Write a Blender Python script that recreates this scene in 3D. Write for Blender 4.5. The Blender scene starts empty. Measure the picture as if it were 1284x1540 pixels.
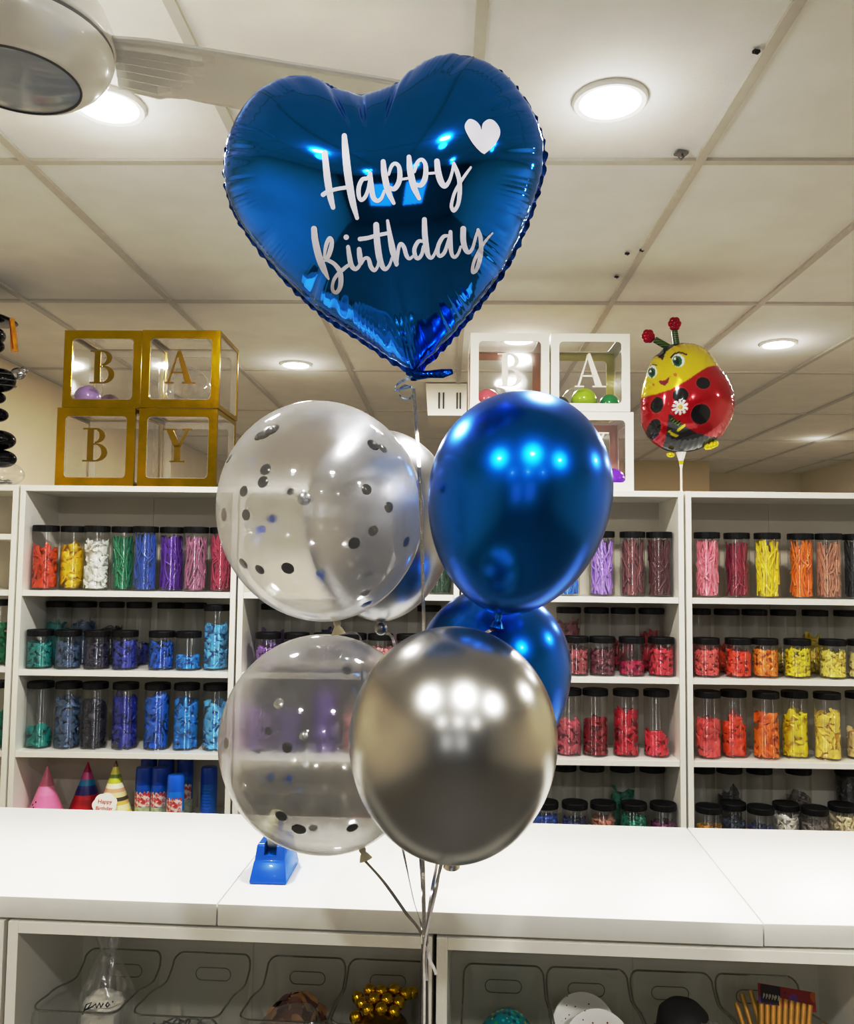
import bpy, bmesh, math, random
import numpy as np
from mathutils import Vector, Matrix, Quaternion
from mathutils.bvhtree import BVHTree

SC = bpy.context.scene
COL = SC.collection
PI = math.pi
rnd = random.Random(7)

# ------------------------------------------------------------------ camera (solved from the photograph)
F_PX, PITCH, ROLL, YAW, ZC, ZCE = 1275.51, .06623, .01104, -.02333, 1.7315, 2.8115
cy_, sy_, cp_, sp_, cr_, sr_ = math.cos(YAW), math.sin(YAW), math.cos(PITCH), math.sin(PITCH), math.cos(ROLL), math.sin(ROLL)
_rf = Vector((cy_, -sy_, 0)); _ff = Vector((sy_, cy_, 0)); _z = Vector((0, 0, 1))
FW = _ff*cp_ + _z*sp_
_u0 = -_ff*sp_ + _z*cp_
RT = _rf*cr_ + _u0*sr_
UP = _u0*cr_ - _rf*sr_
CAM = Vector((0, 0, ZC))
def ray(px, py): return FW + RT*((px-642)/F_PX) - UP*((py-770)/F_PX)
def at(px, py, Y):
    d = ray(px, py); return CAM + d*(Y/d.y)
def atz(px, py, Z):
    d = ray(px, py); return CAM + d*((Z-ZC)/d.z)
def proj(P):
    d = Vector(P)-CAM; w = d.dot(FW)
    return 642+F_PX*d.dot(RT)/w, 770-F_PX*d.dot(UP)/w
cam_d = bpy.data.cameras.new('camera'); cam = bpy.data.objects.new('camera', cam_d); COL.objects.link(cam)
cam_d.sensor_fit = 'HORIZONTAL'; cam_d.sensor_width = 36; cam_d.lens = F_PX*36/1284
cam_d.clip_start = .02; cam_d.clip_end = 60
M = Matrix((RT, UP, -FW)).transposed().to_4x4(); M.translation = CAM
cam.matrix_world = M
SC.camera = cam

# ------------------------------------------------------------------ materials
def srgb(r, g, b):
    f = lambda c: ((c/255)/12.92 if c <= 10 else (((c/255)+.055)/1.055)**2.4)
    return (f(r), f(g), f(b), 1)
def newmat(name):
    m = bpy.data.materials.new(name); m.use_nodes = True
    nt = m.node_tree; nt.nodes.clear()
    out = nt.nodes.new('ShaderNodeOutputMaterial')
    return m, nt, out
def pm(name, col, rough=.5, metal=0., var=.06, scale=30., bump=0., coat=0., coat_r=.05, spec=.5, bscale=None, emit=None, estr=0, aniso=0, trans=0):
    m, nt, out = newmat(name)
    b = nt.nodes.new('ShaderNodeBsdfPrincipled'); nt.links.new(b.outputs[0], out.inputs[0])
    b.inputs['Roughness'].default_value = rough; b.inputs['Metallic'].default_value = metal
    b.inputs['Coat Weight'].default_value = coat; b.inputs['Coat Roughness'].default_value = coat_r
    b.inputs['Specular IOR Level'].default_value = spec
    b.inputs['Base Color'].default_value = col
    if emit: b.inputs['Emission Color'].default_value = emit; b.inputs['Emission Strength'].default_value = estr
    tc = nt.nodes.new('ShaderNodeTexCoord')
    if var:
        n = nt.nodes.new('ShaderNodeTexNoise'); n.inputs['Scale'].default_value = scale; n.inputs['Detail'].default_value = 4
        nt.links.new(tc.outputs['Object'], n.inputs['Vector'])
        r = nt.nodes.new('ShaderNodeMapRange'); r.inputs['From Min'].default_value = .25; r.inputs['From Max'].default_value = .75
        r.inputs['To Min'].default_value = 1-var; r.inputs['To Max'].default_value = 1+var
        nt.links.new(n.outputs[0], r.inputs[0])
        mx = nt.nodes.new('ShaderNodeVectorMath'); mx.operation = 'SCALE'; mx.inputs[0].default_value = col[:3]
        nt.links.new(r.outputs[0], mx.inputs['Scale']); nt.links.new(mx.outputs[0], b.inputs['Base Color'])
    if bump:
        n2 = nt.nodes.new('ShaderNodeTexNoise'); n2.inputs['Scale'].default_value = bscale or scale*4; n2.inputs['Detail'].default_value = 3
        nt.links.new(tc.outputs['Object'], n2.inputs['Vector'])
        bp = nt.nodes.new('ShaderNodeBump'); bp.inputs['Strength'].default_value = bump; bp.inputs['Distance'].default_value = .004
        nt.links.new(n2.outputs[0], bp.inputs['Height']); nt.links.new(bp.outputs[0], b.inputs['Normal'])
    return m
def film(name, tint=(.97, .97, .97, 1), base=.05, edge=.7, power=3., white=0., white_edge=.0, rough=.04, wcol=(.9, .9, .9, 1)):
    """thin clear plastic or rubber: transparent, glossy toward grazing angles, with an optional milky share"""
    m, nt, out = newmat(name)
    tr = nt.nodes.new('ShaderNodeBsdfTransparent'); tr.inputs[0].default_value = tint
    gl = nt.nodes.new('ShaderNodeBsdfGlossy'); gl.inputs['Roughness'].default_value = rough; gl.inputs[0].default_value = (1, 1, 1, 1)
    lw = nt.nodes.new('ShaderNodeLayerWeight'); lw.inputs[0].default_value = .5
    pw = nt.nodes.new('ShaderNodeMath'); pw.operation = 'POWER'; pw.inputs[1].default_value = power
    nt.links.new(lw.outputs['Facing'], pw.inputs[0])
    mr = nt.nodes.new('ShaderNodeMapRange'); mr.inputs['To Min'].default_value = base; mr.inputs['To Max'].default_value = edge
    nt.links.new(pw.outputs[0], mr.inputs[0])
    mix = nt.nodes.new('ShaderNodeMixShader')
    nt.links.new(mr.outputs[0], mix.inputs[0]); nt.links.new(gl.outputs[0], mix.inputs[2])
    last = tr
    if white or white_edge:
        df = nt.nodes.new('ShaderNodeBsdfDiffuse'); df.inputs[0].default_value = wcol
        tl = nt.nodes.new('ShaderNodeBsdfTranslucent'); tl.inputs[0].default_value = wcol
        ad = nt.nodes.new('ShaderNodeMixShader'); nt.links.new(df.outputs[0], ad.inputs[1]); nt.links.new(tl.outputs[0], ad.inputs[2])
        mw = nt.nodes.new('ShaderNodeMixShader')
        mr2 = nt.nodes.new('ShaderNodeMapRange'); mr2.inputs['To Min'].default_value = white; mr2.inputs['To Max'].default_value = white_edge
        nt.links.new(pw.outputs[0], mr2.inputs[0]); nt.links.new(mr2.outputs[0], mw.inputs[0])
        nt.links.new(tr.outputs[0], mw.inputs[1]); nt.links.new(ad.outputs[0], mw.inputs[2]); last = mw
    nt.links.new(last.outputs[0], mix.inputs[1]); nt.links.new(mix.outputs[0], out.inputs[0])
    return m
def streaky(m, rough, an):
    """moulded jar walls smear highlights up and down"""
    nt = m.node_tree; gl = next(n for n in nt.nodes if n.type == 'BSDF_GLOSSY' or 'Glossy' in n.bl_idname or 'Anisotropic' in n.bl_idname)
    tg = nt.nodes.new('ShaderNodeTangent'); tg.direction_type = 'RADIAL'; tg.axis = 'Z'
    gl.inputs['Roughness'].default_value = rough; gl.inputs['Anisotropy'].default_value = an; gl.inputs['Rotation'].default_value = 0.
    nt.links.new(tg.outputs[0], gl.inputs['Tangent'])
def cloudy(m, share, rough, ior):
    nt = m.node_tree; tr = next(n for n in nt.nodes if n.type == 'BSDF_TRANSPARENT')
    rf = nt.nodes.new('ShaderNodeBsdfRefraction'); rf.inputs['IOR'].default_value = ior; rf.inputs['Roughness'].default_value = rough; rf.inputs[0].default_value = tr.inputs[0].default_value
    mx = nt.nodes.new('ShaderNodeMixShader'); mx.inputs[0].default_value = share
    to = [l.to_socket for l in tr.outputs[0].links]
    for l in list(tr.outputs[0].links): nt.links.remove(l)
    nt.links.new(tr.outputs[0], mx.inputs[1]); nt.links.new(rf.outputs[0], mx.inputs[2])
    for t_ in to: nt.links.new(mx.outputs[0], t_)
def emis(name, col, s):
    m, nt, out = newmat(name)
    e = nt.nodes.new('ShaderNodeEmission'); e.inputs[0].default_value = col; e.inputs[1].default_value = s
    nt.links.new(e.outputs[0], out.inputs[0]); return m
def attr_mat(name, rough=.15, metal=0., coat=0.):
    m, nt, out = newmat(name)
    b = nt.nodes.new('ShaderNodeBsdfPrincipled'); a = nt.nodes.new('ShaderNodeAttribute'); a.attribute_name = 'Col'
    nt.links.new(a.outputs['Color'], b.inputs['Base Color']); nt.links.new(b.outputs[0], out.inputs[0])
    b.inputs['Roughness'].default_value = rough; b.inputs['Metallic'].default_value = metal
    b.inputs['Coat Weight'].default_value = coat; b.inputs['Coat Roughness'].default_value = .04
    return m

MT = {}
MT['ceiling'] = pm('ceiling_tile', srgb(242, 241, 238), .9, var=.035, scale=6, bump=.15, bscale=220)
MT['tbar'] = pm('ceiling_bar', srgb(214, 211, 203), .6, var=.03)
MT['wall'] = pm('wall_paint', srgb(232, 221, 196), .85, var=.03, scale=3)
MT['wall_dark'] = pm('wall_tan_paint', srgb(205, 188, 150), .85, var=.03, scale=3)  # darker tan paint, for the partition and the joint strip
MT['wall_back'] = pm('wall_back_paint', srgb(92, 86, 80), .85, var=.1, scale=2)
MT['floor'] = pm('floor_vinyl', srgb(92, 86, 78), .5, var=.08, scale=5)
MT['board'] = pm('white_board', srgb(238, 236, 228), .45, var=.015, scale=12, bump=.02, bscale=90)
MT['backboard'] = pm('back_board', srgb(214, 208, 192), .6, var=.02, scale=8)
MT['worktop'] = pm('white_worktop', srgb(230, 229, 224), .38, var=.012, scale=40, bump=.03, bscale=160)
MT['black'] = pm('black_plastic', srgb(13, 13, 14), .5, var=.1, spec=.25)
MT['jar'] = film('jar_plastic', (.97, .975, .97, 1), .115, .5, 3.0, .008, .08, rough=.03)
MT['bin'] = film('bin_plastic', (.93, .94, .92, 1), .05, .5, 2.6, .06, .16)
MT['binrim'] = film('bin_rim_plastic', (.55, .56, .53, 1), .12, .6, 2.0)
MT['boxfilm'] = film('box_film', (.97, .97, .97, 1), .06, .5, 3.0, .02, .06, rough=.06)
MT['bagfilm'] = film('bag_film', (.95, .95, .95, 1), .16, .7, 2.0, .05, .2, rough=.12)
MT['clear_balloon'] = film('clear_balloon', (.95, .95, .965, 1), .045, .5, 3.2, .12, .62, rough=.05, wcol=(.86, .87, .9, 1))
MT['clear_balloon_low'] = film('clear_balloon_low', (.95, .95, .95, 1), .045, .5, 3.2, .085, .55, rough=.05, wcol=(.84, .84, .82, 1))
streaky(MT['jar'], .24, .95)
cloudy(MT['clear_balloon'], .55, .42, 1.04); cloudy(MT['clear_balloon_low'], .5, .5, 1.03)
MT['small_clear'] = film('small_clear_balloon', (.97, .97, .97, 1), .06, .6, 2.5, .02, .2)
MT['blue_chrome'] = pm('blue_chrome_latex', srgb(9, 112, 208), .27, 1., var=.03, coat=.12, coat_r=.1)
MT['silver_chrome'] = pm('silver_chrome_latex', srgb(190, 189, 186), .27, 1., var=.02, coat=.12, coat_r=.1)
MT['silver_pearl'] = pm('silver_pearl_latex', srgb(180, 181, 183), .3, .95, var=.02, coat=.2, coat_r=.08)
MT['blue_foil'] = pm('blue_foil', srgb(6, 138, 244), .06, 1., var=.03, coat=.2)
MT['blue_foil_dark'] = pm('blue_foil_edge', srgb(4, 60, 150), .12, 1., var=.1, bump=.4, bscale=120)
MT['white_print'] = pm('white_vinyl', srgb(228, 228, 240), .35, var=.01)
MT['gold_foil'] = pm('gold_foil', srgb(200, 168, 20), .2, 1., var=.15, scale=12, bump=.35, bscale=16)
MT['card_inner'] = film('card_inner', (.9, .88, .84, 1), .04, .2, 3, .35, .5, wcol=(.85, .82, .76, 1))
MT['gold_letter'] = pm('gold_letter_foil', srgb(158, 128, 34), .3, .9, var=.1)
MT['white_card'] = pm('white_card', srgb(240, 238, 230), .5, var=.01)
MT['white_letter'] = pm('white_letter', srgb(236, 232, 222), .5, var=.01)
MT['cream_neck'] = pm('cream_latex', srgb(214, 206, 170), .35, var=.05)
MT['ribbon'] = pm('silver_ribbon', srgb(178, 172, 170), .25, .75, var=.2, scale=300)
MT['ribbon_dark'] = pm('dark_silver_ribbon', srgb(120, 116, 112), .25, .8, var=.2, scale=300)
MT['ribbon_white'] = pm('white_ribbon', srgb(220, 216, 212), .3, .2, var=.1, scale=200)
MT['ribbon_glit'] = pm('glitter_ribbon', srgb(205, 200, 190), .18, 1., var=.5, scale=900, bump=1., bscale=900)
MT['ribbon_blue'] = pm('pale_blue_ribbon', srgb(150, 175, 200), .2, .6, var=.1)
MT['fan'] = pm('fan_white', srgb(235, 234, 230), .3, var=.01, coat=.3)
MT['fan_groove_shade'] = pm('fan_groove_shade', srgb(128, 126, 124), .5, var=.02)  # grey that puts the shade of the fan's grooves into colour
MT['lens'] = pm('fan_lens', srgb(176, 182, 190), .15, var=.05, coat=.6)
MT['lens_rim'] = pm('fan_lens_rim', srgb(70, 66, 62), .4, var=.05)
MT['metal'] = pm('steel', srgb(150, 150, 150), .3, 1., var=.1)
MT['clip'] = pm('dark_metal', srgb(60, 58, 55), .4, .8, var=.1)
MT['lamp'] = emis('downlight_glow', (1, .98, .95, 1), 14)

# ------------------------------------------------------------------ mesh helpers
class MB:
    def __init__(s): s.v = []; s.f = []; s.m = []
    def add(s, vs, fs, mi=0):
        b = len(s.v); s.v += [tuple(x) for x in vs]; s.f += [tuple(b+i for i in q) for q in fs]; s.m += [mi]*len(fs)
    def box(s, x0, x1, y0, y1, z0, z1, mi=0, bev=0.):
        if bev <= 0:
            vs = [(x, y, z) for x in (x0, x1) for y in (y0, y1) for z in (z0, z1)]
            s.add(vs, [(0, 1, 3, 2), (4, 6, 7, 5), (0, 4, 5, 1), (2, 3, 7, 6), (0, 2, 6, 4), (1, 5, 7, 3)], mi); return
        bm = bmesh.new(); bmesh.ops.create_cube(bm, size=1)
        for v in bm.verts: v.co = Vector(((x0+x1)/2+v.co.x*(x1-x0), (y0+y1)/2+v.co.y*(y1-y0), (z0+z1)/2+v.co.z*(z1-z0)))
        bmesh.ops.bevel(bm, geom=bm.edges[:], offset=bev, segments=2, profile=.5, affect='EDGES')
        s.bm(bm, mi)
    def bm(s, bm, mi=0):
        bm.verts.index_update()
        s.add([v.co[:] for v in bm.verts], [[v.index for v in f.verts] for f in bm.faces], mi); bm.free()
    def lathe(s, prof, n=32, mi=0, cap0=False, cap1=False, c=(0, 0, 0), sx=1, sy=1):
        vs = []; fs = []
        for r, z in prof:
            for k in range(n):
                a = 2*PI*k/n; vs.append((c[0]+r*math.cos(a)*sx, c[1]+r*math.sin(a)*sy, c[2]+z))
        for i in range(len(prof)-1):
            for k in range(n):
                k2 = (k+1) % n; fs.append((i*n+k, i*n+k2, (i+1)*n+k2, (i+1)*n+k))
        if cap0: fs.append(tuple(range(n-1, -1, -1)))
        if cap1: fs.append(tuple(range((len(prof)-1)*n, len(prof)*n)))
        s.add(vs, fs, mi)
    def tube(s, pts, r, n=8, mi=0, closed=False, cap=True):
        pts = [Vector(p) for p in pts]; N = len(pts)
        rs = r if isinstance(r, (list, tuple)) else [r]*N
        vs = []; fs = []; up = None
        for i, p in enumerate(pts):
            a = pts[(i-1) % N] if (closed or i > 0) else p; b = pts[(i+1) % N] if (closed or i < N-1) else p
            t = (b-a); t = t.normalized() if t.length > 1e-9 else Vector((0, 0, 1))
            if up is None:
                up = Vector((0, 0, 1)) if abs(t.z) < .9 else Vector((1, 0, 0))
            x = t.cross(up); x = x.normalized() if x.length > 1e-6 else t.orthogonal().normalized()
            y = x.cross(t).normalized(); up = y
            for k in range(n):
                ang = 2*PI*k/n; vs.append(p+x*(rs[i]*math.cos(ang))+y*(rs[i]*math.sin(ang)))
        for i in range(N if closed else N-1):
            j = (i+1) % N
            for k in range(n):
                k2 = (k+1) % n; fs.append((i*n+k, i*n+k2, j*n+k2, j*n+k))
        if cap and not closed: fs += [tuple(range(n-1, -1, -1)), tuple(range((N-1)*n, N*n))]
        s.add(vs, fs, mi)
    def strip(s, pts, w, nrm, mi=0, thick=0.):
        """flat ribbon along pts, width w, lying across direction nrm"""
        pts = [Vector(p) for p in pts]; N = len(pts); vs = []; fs = []
        for i, p in enumerate(pts):
            t = (pts[min(i+1, N-1)]-pts[max(i-1, 0)]).normalized()
            nn = nrm[i] if isinstance(nrm, list) else nrm
            x = t.cross(nn).normalized(); ww = w[i] if isinstance(w, list) else w
            vs += [p-x*ww/2, p+x*ww/2]
        for i in range(N-1): fs.append((2*i, 2*i+1, 2*i+3, 2*i+2))
        s.add(vs, fs, mi)
    def prism(s, poly, o, ux, uy, un, d, mi=0):
        n = len(poly); o = Vector(o)
        lo = [o+ux*x+uy*y for x, y in poly]; hi = [p+un*d for p in lo]
        s.add(lo+hi, [tuple(range(n-1, -1, -1)), tuple(range(n, 2*n))]+[(k, (k+1) % n, n+(k+1) % n, n+k) for k in range(n)], mi)
    def sphere(s, c, r, nu=16, nv=10, mi=0, sc=(1, 1, 1), rot=None):
        vs = []; fs = []; c = Vector(c)
        for j in range(nv+1):
            t = PI*j/nv
            for k in range(nu):
                a = 2*PI*k/nu
                p = Vector((r*sc[0]*math.sin(t)*math.cos(a), r*sc[1]*math.sin(t)*math.sin(a), r*sc[2]*math.cos(t)))
                if rot is not None: p = rot @ p
                vs.append(c+p)
        for j in range(nv):
            for k in range(nu):
                k2 = (k+1) % nu; fs.append((j*nu+k, (j+1)*nu+k, (j+1)*nu+k2, j*nu+k2))
        s.add(vs, fs, mi)
    def mesh(s, name, mats, smooth=False, angle=None):
        me = bpy.data.meshes.new(name); me.from_pydata(s.v, [], s.f); me.update()
        for m in (mats if isinstance(mats, (list, tuple)) else [mats]): me.materials.append(m)
        me.polygons.foreach_set('material_index', s.m)
        if smooth: me.polygons.foreach_set('use_smooth', [True]*len(s.f))
        if smooth or angle:
            bm = bmesh.new(); bm.from_mesh(me); bmesh.ops.remove_doubles(bm, verts=bm.verts[:], dist=1e-6)
            bmesh.ops.recalc_face_normals(bm, faces=bm.faces[:])
            for f in bm.faces: f.smooth = True
            bm.to_mesh(me); bm.free()
            me.set_sharp_from_angle(angle=angle or math.radians(40))
        return me
    def build(s, name, mats, parent=None, smooth=False, angle=None, loc=None, rotz=None):
        return mkobj(name, s.mesh(name, mats, smooth, angle), parent, loc, rotz)
def mkobj(name, me, parent=None, loc=None, rotz=None):
    o = bpy.data.objects.new(name, me); COL.objects.link(o)
    if parent is not None: o.parent = parent
    if loc is not None: o.location = loc
    if rotz: o.rotation_euler.z = rotz
    return o
USED = {}
def tag(o, label, cat, group=None, kind=None, scale=None):
    if scale: o.scale = (scale,)*3
    o['label'] = label; o['category'] = cat
    if group: o['group'] = group
    if kind: o['kind'] = kind
    USED.setdefault(label, []).append(o.name)
    return o
def thing(name, label, cat, loc=(0, 0, 0), rotz=0, group=None):
    o = bpy.data.objects.new(name, None); COL.objects.link(o); o.location = loc; o.rotation_euler.z = rotz
    o.empty_display_size = .05
    return tag(o, label, cat, group)
def struct(o, label=None, cat=None):
    o['kind'] = 'structure'
    if label: o['label'] = label
    if cat: o['category'] = cat
    return o
def copy_obj(o, parent=None):
    c = o.copy(); COL.objects.link(c); c.parent = parent; return c
def crom(P, n, closed=False):
    """Catmull-Rom through points of any dimension, n samples a span"""
    P = [np.array(p, float) for p in P]; out = []; N = len(P)
    for i in range(N if closed else N-1):
        p0 = P[(i-1) % N] if (closed or i > 0) else 2*P[0]-P[1]
        p1 = P[i]; p2 = P[(i+1) % N]
        p3 = P[(i+2) % N] if (closed or i+2 < N) else 2*P[-1]-P[-2]
        for k in range(n):
            t = k/n
            out.append(.5*((2*p1)+(-p0+p2)*t+(2*p0-5*p1+4*p2-p3)*t*t+(-p0+3*p1-3*p2+p3)*t**3))
    if not closed: out.append(P[-1])
    return out

# ------------------------------------------------------------------ the room
XL, XR, YF, YB = -2.345, 3.885, 9.36, -4.2
m = MB(); m.box(XL-.1, XR+.1, YB-.1, YF+.1, -.08, 0); struct(m.build('floor', MT['floor']), 'grey brown shop floor', 'floor')
m = MB(); m.box(XL-.1, XR+.1, YB-.1, YF+.1, ZCE+.006, ZCE+.1); struct(m.build('ceiling', MT['ceiling']), 'suspended ceiling of off-white mineral tiles', 'ceiling')
m = MB(); m.box(XL-.1, XL, YB, YF, 0, ZCE+.006); struct(m.build('wall_left', MT['wall']), 'plain cream painted wall', 'wall')
m = MB(); m.box(XR, XR+.1, YB, YF, 0, ZCE+.006); struct(m.build('wall_right', MT['wall']), 'plain cream painted wall', 'wall')
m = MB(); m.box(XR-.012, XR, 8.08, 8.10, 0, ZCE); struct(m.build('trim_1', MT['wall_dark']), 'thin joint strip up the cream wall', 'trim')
m = MB(); m.box(XL, XR, YF, YF+.1, 0, ZCE+.006); struct(m.build('wall_far', MT['wall']), 'plain cream painted wall at the far end', 'wall')
m = MB()
DX = [(-1.2, -.2), (.35, 1.35)]
xs_ = [XL, DX[0][0], DX[0][1], DX[1][0], DX[1][1], XR]
for k in (0, 2, 4): m.box(xs_[k], xs_[k+1], YB-.1, YB, 0, ZCE+.006)
for a_, b_ in DX: m.box(a_, b_, YB-.1, YB, 2.25, ZCE+.006); m.box(a_, b_, YB-.1, YB, 0, 1.0)
struct(m.build('wall_back', MT['wall_back']), 'plain wall behind the photographer', 'wall')
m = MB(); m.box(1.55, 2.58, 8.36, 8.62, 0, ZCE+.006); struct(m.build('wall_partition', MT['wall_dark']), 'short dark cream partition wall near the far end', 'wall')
m = MB()
gx, gy = -.541, 2.193
for i in range(-4, 9):
    x = gx+.6*i
    if XL < x < XR: m.box(x-.012, x+.012, YB, YF, ZCE-.003, ZCE+.012)
for j in range(-6, 7):
    y = gy+1.2*j
    if YB < y < YF: m.box(XL, XR, y-.012, y+.012, ZCE-.0025, ZCE+.012)
struct(m.build('trim_2', MT['tbar']), 'grey beige metal bars between the ceiling tiles', 'ceiling grid')

# ------------------------------------------------------------------ ceiling fittings
def downlight(x, y, label):
    r = thing('downlight', label, 'ceiling light', (x, y, ZCE), group='round ceiling downlights')
    a = MB(); a.lathe([(.066, .004), (.070, -.004), (.082, -.006), (.086, -.002), (.086, .006)], 40); a.build('trim_ring', MT['fan'], r, True)
    b = MB(); b.lathe([(.0001, -.001), (.067, -.001)], 40); b.build('diffuser', MT['lamp'], r)
    return r
LIGHTW = 15.5; WORLD = 1.0
def lamp(x, y, w=1.):
    l = bpy.data.lights.new('downlight_lamp', 'AREA'); l.shape = 'DISK'; l.size = .13; l.energy = LIGHTW*w; l.color = (1, .998, .99)
    o = bpy.data.objects.new('downlight_lamp', l); COL.objects.link(o); o.location = (x, y, ZCE-.012)
    # added point light below each lamp, brightening the ceiling and making a halo
    l2 = bpy.data.lights.new('ceiling_halo_fill', 'POINT'); l2.energy = LIGHTW*w*.045; l2.shadow_soft_size = .05; l2.color = (.97, .98, 1)
    o2 = bpy.data.objects.new('ceiling_halo_fill', l2); COL.objects.link(o2); o2.location = (x, y, ZCE-.13)
for x, y, lb in [(.368, 1.901, 'large bright round downlight in the ceiling to the right of the heart balloon'),
                 (-.808, 1.917, 'bright round downlight in the ceiling just under the fan hub'),
                 (1.567, 4.007, 'small round downlight in the ceiling above the ladybird balloon antennae'),
                 (-.816, 4.471, 'farthest small downlight, on the ceiling between gold boxes and heart tip'),
                 (.333, 3.958, 'round downlight seen through the clear front of white box B')]:
    downlight(x, y, lb); lamp(x, y)
for x in (-.81, .37, 1.57):
    for y, k_ in ((-2.4, .5), (-.25, 1.)): lamp(x, y, k_)
lamp(2.75, 1.9); lamp(2.75, 4.2)
for x in (-.9, 1.2, 3.0): lamp(x, 6.9, .6)
w = bpy.data.worlds.new('world'); SC.world = w; w.use_nodes = True
bg = w.node_tree.nodes['Background']; bg.inputs[0].default_value = (.95, .97, 1, 1); bg.inputs[1].default_value = WORLD

def clip(px, py, label, big=False):
    p = atz(px, py, ZCE)
    a = MB()
    if big:
        a.box(-.016, .014, -.01, .012, -.003, .003); a.tube([(.0, 0, 0), (.002, -.004, -.012), (-.006, -.006, -.02), (-.012, -.002, -.014)], .003, 6)
    else:
        a.box(-.011, .011, -.007, .007, -.006, .003); a.tube([(-.006, 0, -.004), (0, -.003, -.012), (.007, 0, -.006)], .002, 6)
    return tag(a.build('ceiling_hook', MT['metal'] if big else MT['clip'], None, loc=(p.x, p.y, ZCE), angle=.6, rotz=.3), label, 'hook', scale=1. if big else .62)
clip(1025, 231, 'shiny metal hook on the ceiling below the big downlight, by a bar crossing', True)
clip(1137, 77, 'small dark hook on the ceiling at upper right')
clip(927, 416, 'dark square hook on the ceiling left of a grid bar, lowest of its row')
clip(965, 376, 'tiny dark hook on a ceiling bar, highest of a short row above the ladybird')
clip(943, 381, 'tiny dark hook between two others on the ceiling tile above the ladybird')

# ceiling fan
hub = at(26, 54, 1.3)
fan = thing('ceiling_fan', 'white ceiling fan with round hub, grey lens and long ribbed blade', 'fan', hub)
a = MB(); a.lathe([(.06, .12), (.085, .11), (.112, .085), (.135, .05), (.148, .02), (.150, 0), (.1505, -.004), (.147, -.006)], 56); a.build('motor_housing', MT['fan'], fan, True, angle=1.2)
a = MB(); a.lathe([(.147, -.006), (.1475, -.013)], 56); a.build('groove_ring', MT['fan_groove_shade'], fan, True)
a = MB(); a.lathe([(.1475, -.012), (.149, -.02), (.143, -.04), (.128, -.06), (.112, -.072), (.1, -.076)], 56); a.build('lower_bowl', MT['fan'], fan, True, angle=1.2)
a = MB(); a.lathe([(.1005, -.0745), (.1, -.0775), (.097, -.078), (.0965, -.075)], 56); a.build('lens_ring', MT['lens_rim'], fan, True)
a = MB(); a.lathe([(.0968, -.0755), (.08, -.079), (.05, -.082), (.0001, -.083)], 56); a.build('lens', MT['lens'], fan, True, angle=1.2)
a = MB(); a.lathe([(.014, .11), (.014, ZCE-hub.z-.05), (.05, ZCE-hub.z-.045), (.062, ZCE-hub.z-.01), (.062, ZCE-hub.z)], 24); a.build('down_rod', MT['fan'], fan, True, angle=.7)
zb = hub.z+.004
P = [atz(165, 53, zb), atz(640, 131, zb), atz(640, 215, zb), atz(180, 130, zb)]
def blade(rot):
    n = 26; a = MB(); vs = []; fs = []; R = Matrix.Rotation(rot, 3, 'Z')
    mprof = 15
    for i in range(n+1):
        t = i/n
        A = P[0].lerp(P[1], t); B = P[3].lerp(P[2], t)
        if t < .12: k = .06*(1-t/.12); A = A.lerp(B, k); B = B.lerp(A, k)
        e = 1-max(0, (t-.9)/.1)**2*.35
        Cc = (A+B)/2; A = Cc+(A-Cc)*e; B = Cc+(B-Cc)*e
        for j in range(mprof):
            s = j/(mprof-1)
            p = A.lerp(B, s)
            p.z += .012*(.5-s)+.006*math.sin(PI*s)
            if 2 <= j <= 12 and t < .34-.018*j and j % 2 == 0: p.z -= .006
            if j >= 11 and t > .12: p.z += .010*min(1, (t-.12)/.05)*(j-10)/4
            p = R @ (p-hub); vs.append(p)
    for i in range(n):
        for j in range(mprof-1):
            q = i*mprof+j; fs.append((q, q+1, q+mprof+1, q+mprof))
    a.add(vs, fs); o = a.build('blade', MT['fan'], fan, True, angle=.25)
    md = o.modifiers.new('thick', 'SOLIDIFY'); md.thickness = .006; md.offset = 1
    g = MB()  # dark strips along the blade, painted shade to deepen its ribs
    for q in range(6):
        s = .20+.125*q; pts = []
        for i in range(8):
            t = .012+(.30-.028*q)*i/7; A = P[0].lerp(P[1], t); B = P[3].lerp(P[2], t); p = A.lerp(B, s+(.05 if i == 0 else 0)); p.z += .012*(.5-s)+.006*math.sin(PI*s)-.0012; pts.append(R @ (p-hub))
        g.tube(pts, .0016, 5)
    g.build('groove_shade', MT['fan_groove_shade'], o, True)
for k in range(3): blade(2*PI*k/3)

# boxy ceiling unit far behind
p0 = at(640, 574, 4.9); p1 = at(702, 618, 4.9)
vu = thing('ceiling_vent_box', 'white box unit with dark vertical slots hanging from ceiling behind the heart tip', 'ventilation unit', ((p0.x+p1.x)/2, 4.9, ZCE))
W_, H_ = (p1.x-p0.x), .19
a = MB()
vs = [(-W_/2, 0, 0), (W_/2, 0, 0), (W_/2*.98, 0, -H_), (-W_/2*.88, 0, -H_), (-W_/2, .4, 0), (W_/2, .4, 0), (W_/2*.98, .4, -H_), (-W_/2*.88, .4, -H_)]
a.add(vs, [(0, 1, 2, 3), (5, 4, 7, 6), (3, 2, 6, 7), (4, 0, 3, 7), (1, 5, 6, 2)]); a.build('casing', MT['white_card'], vu)
for x in (-.045, -.02, .06, .078):
    a = MB(); a.box(x, x+.008, -.004, .002, -.15, -.055); a.build('slot', MT['lens_rim'], vu)

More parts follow.
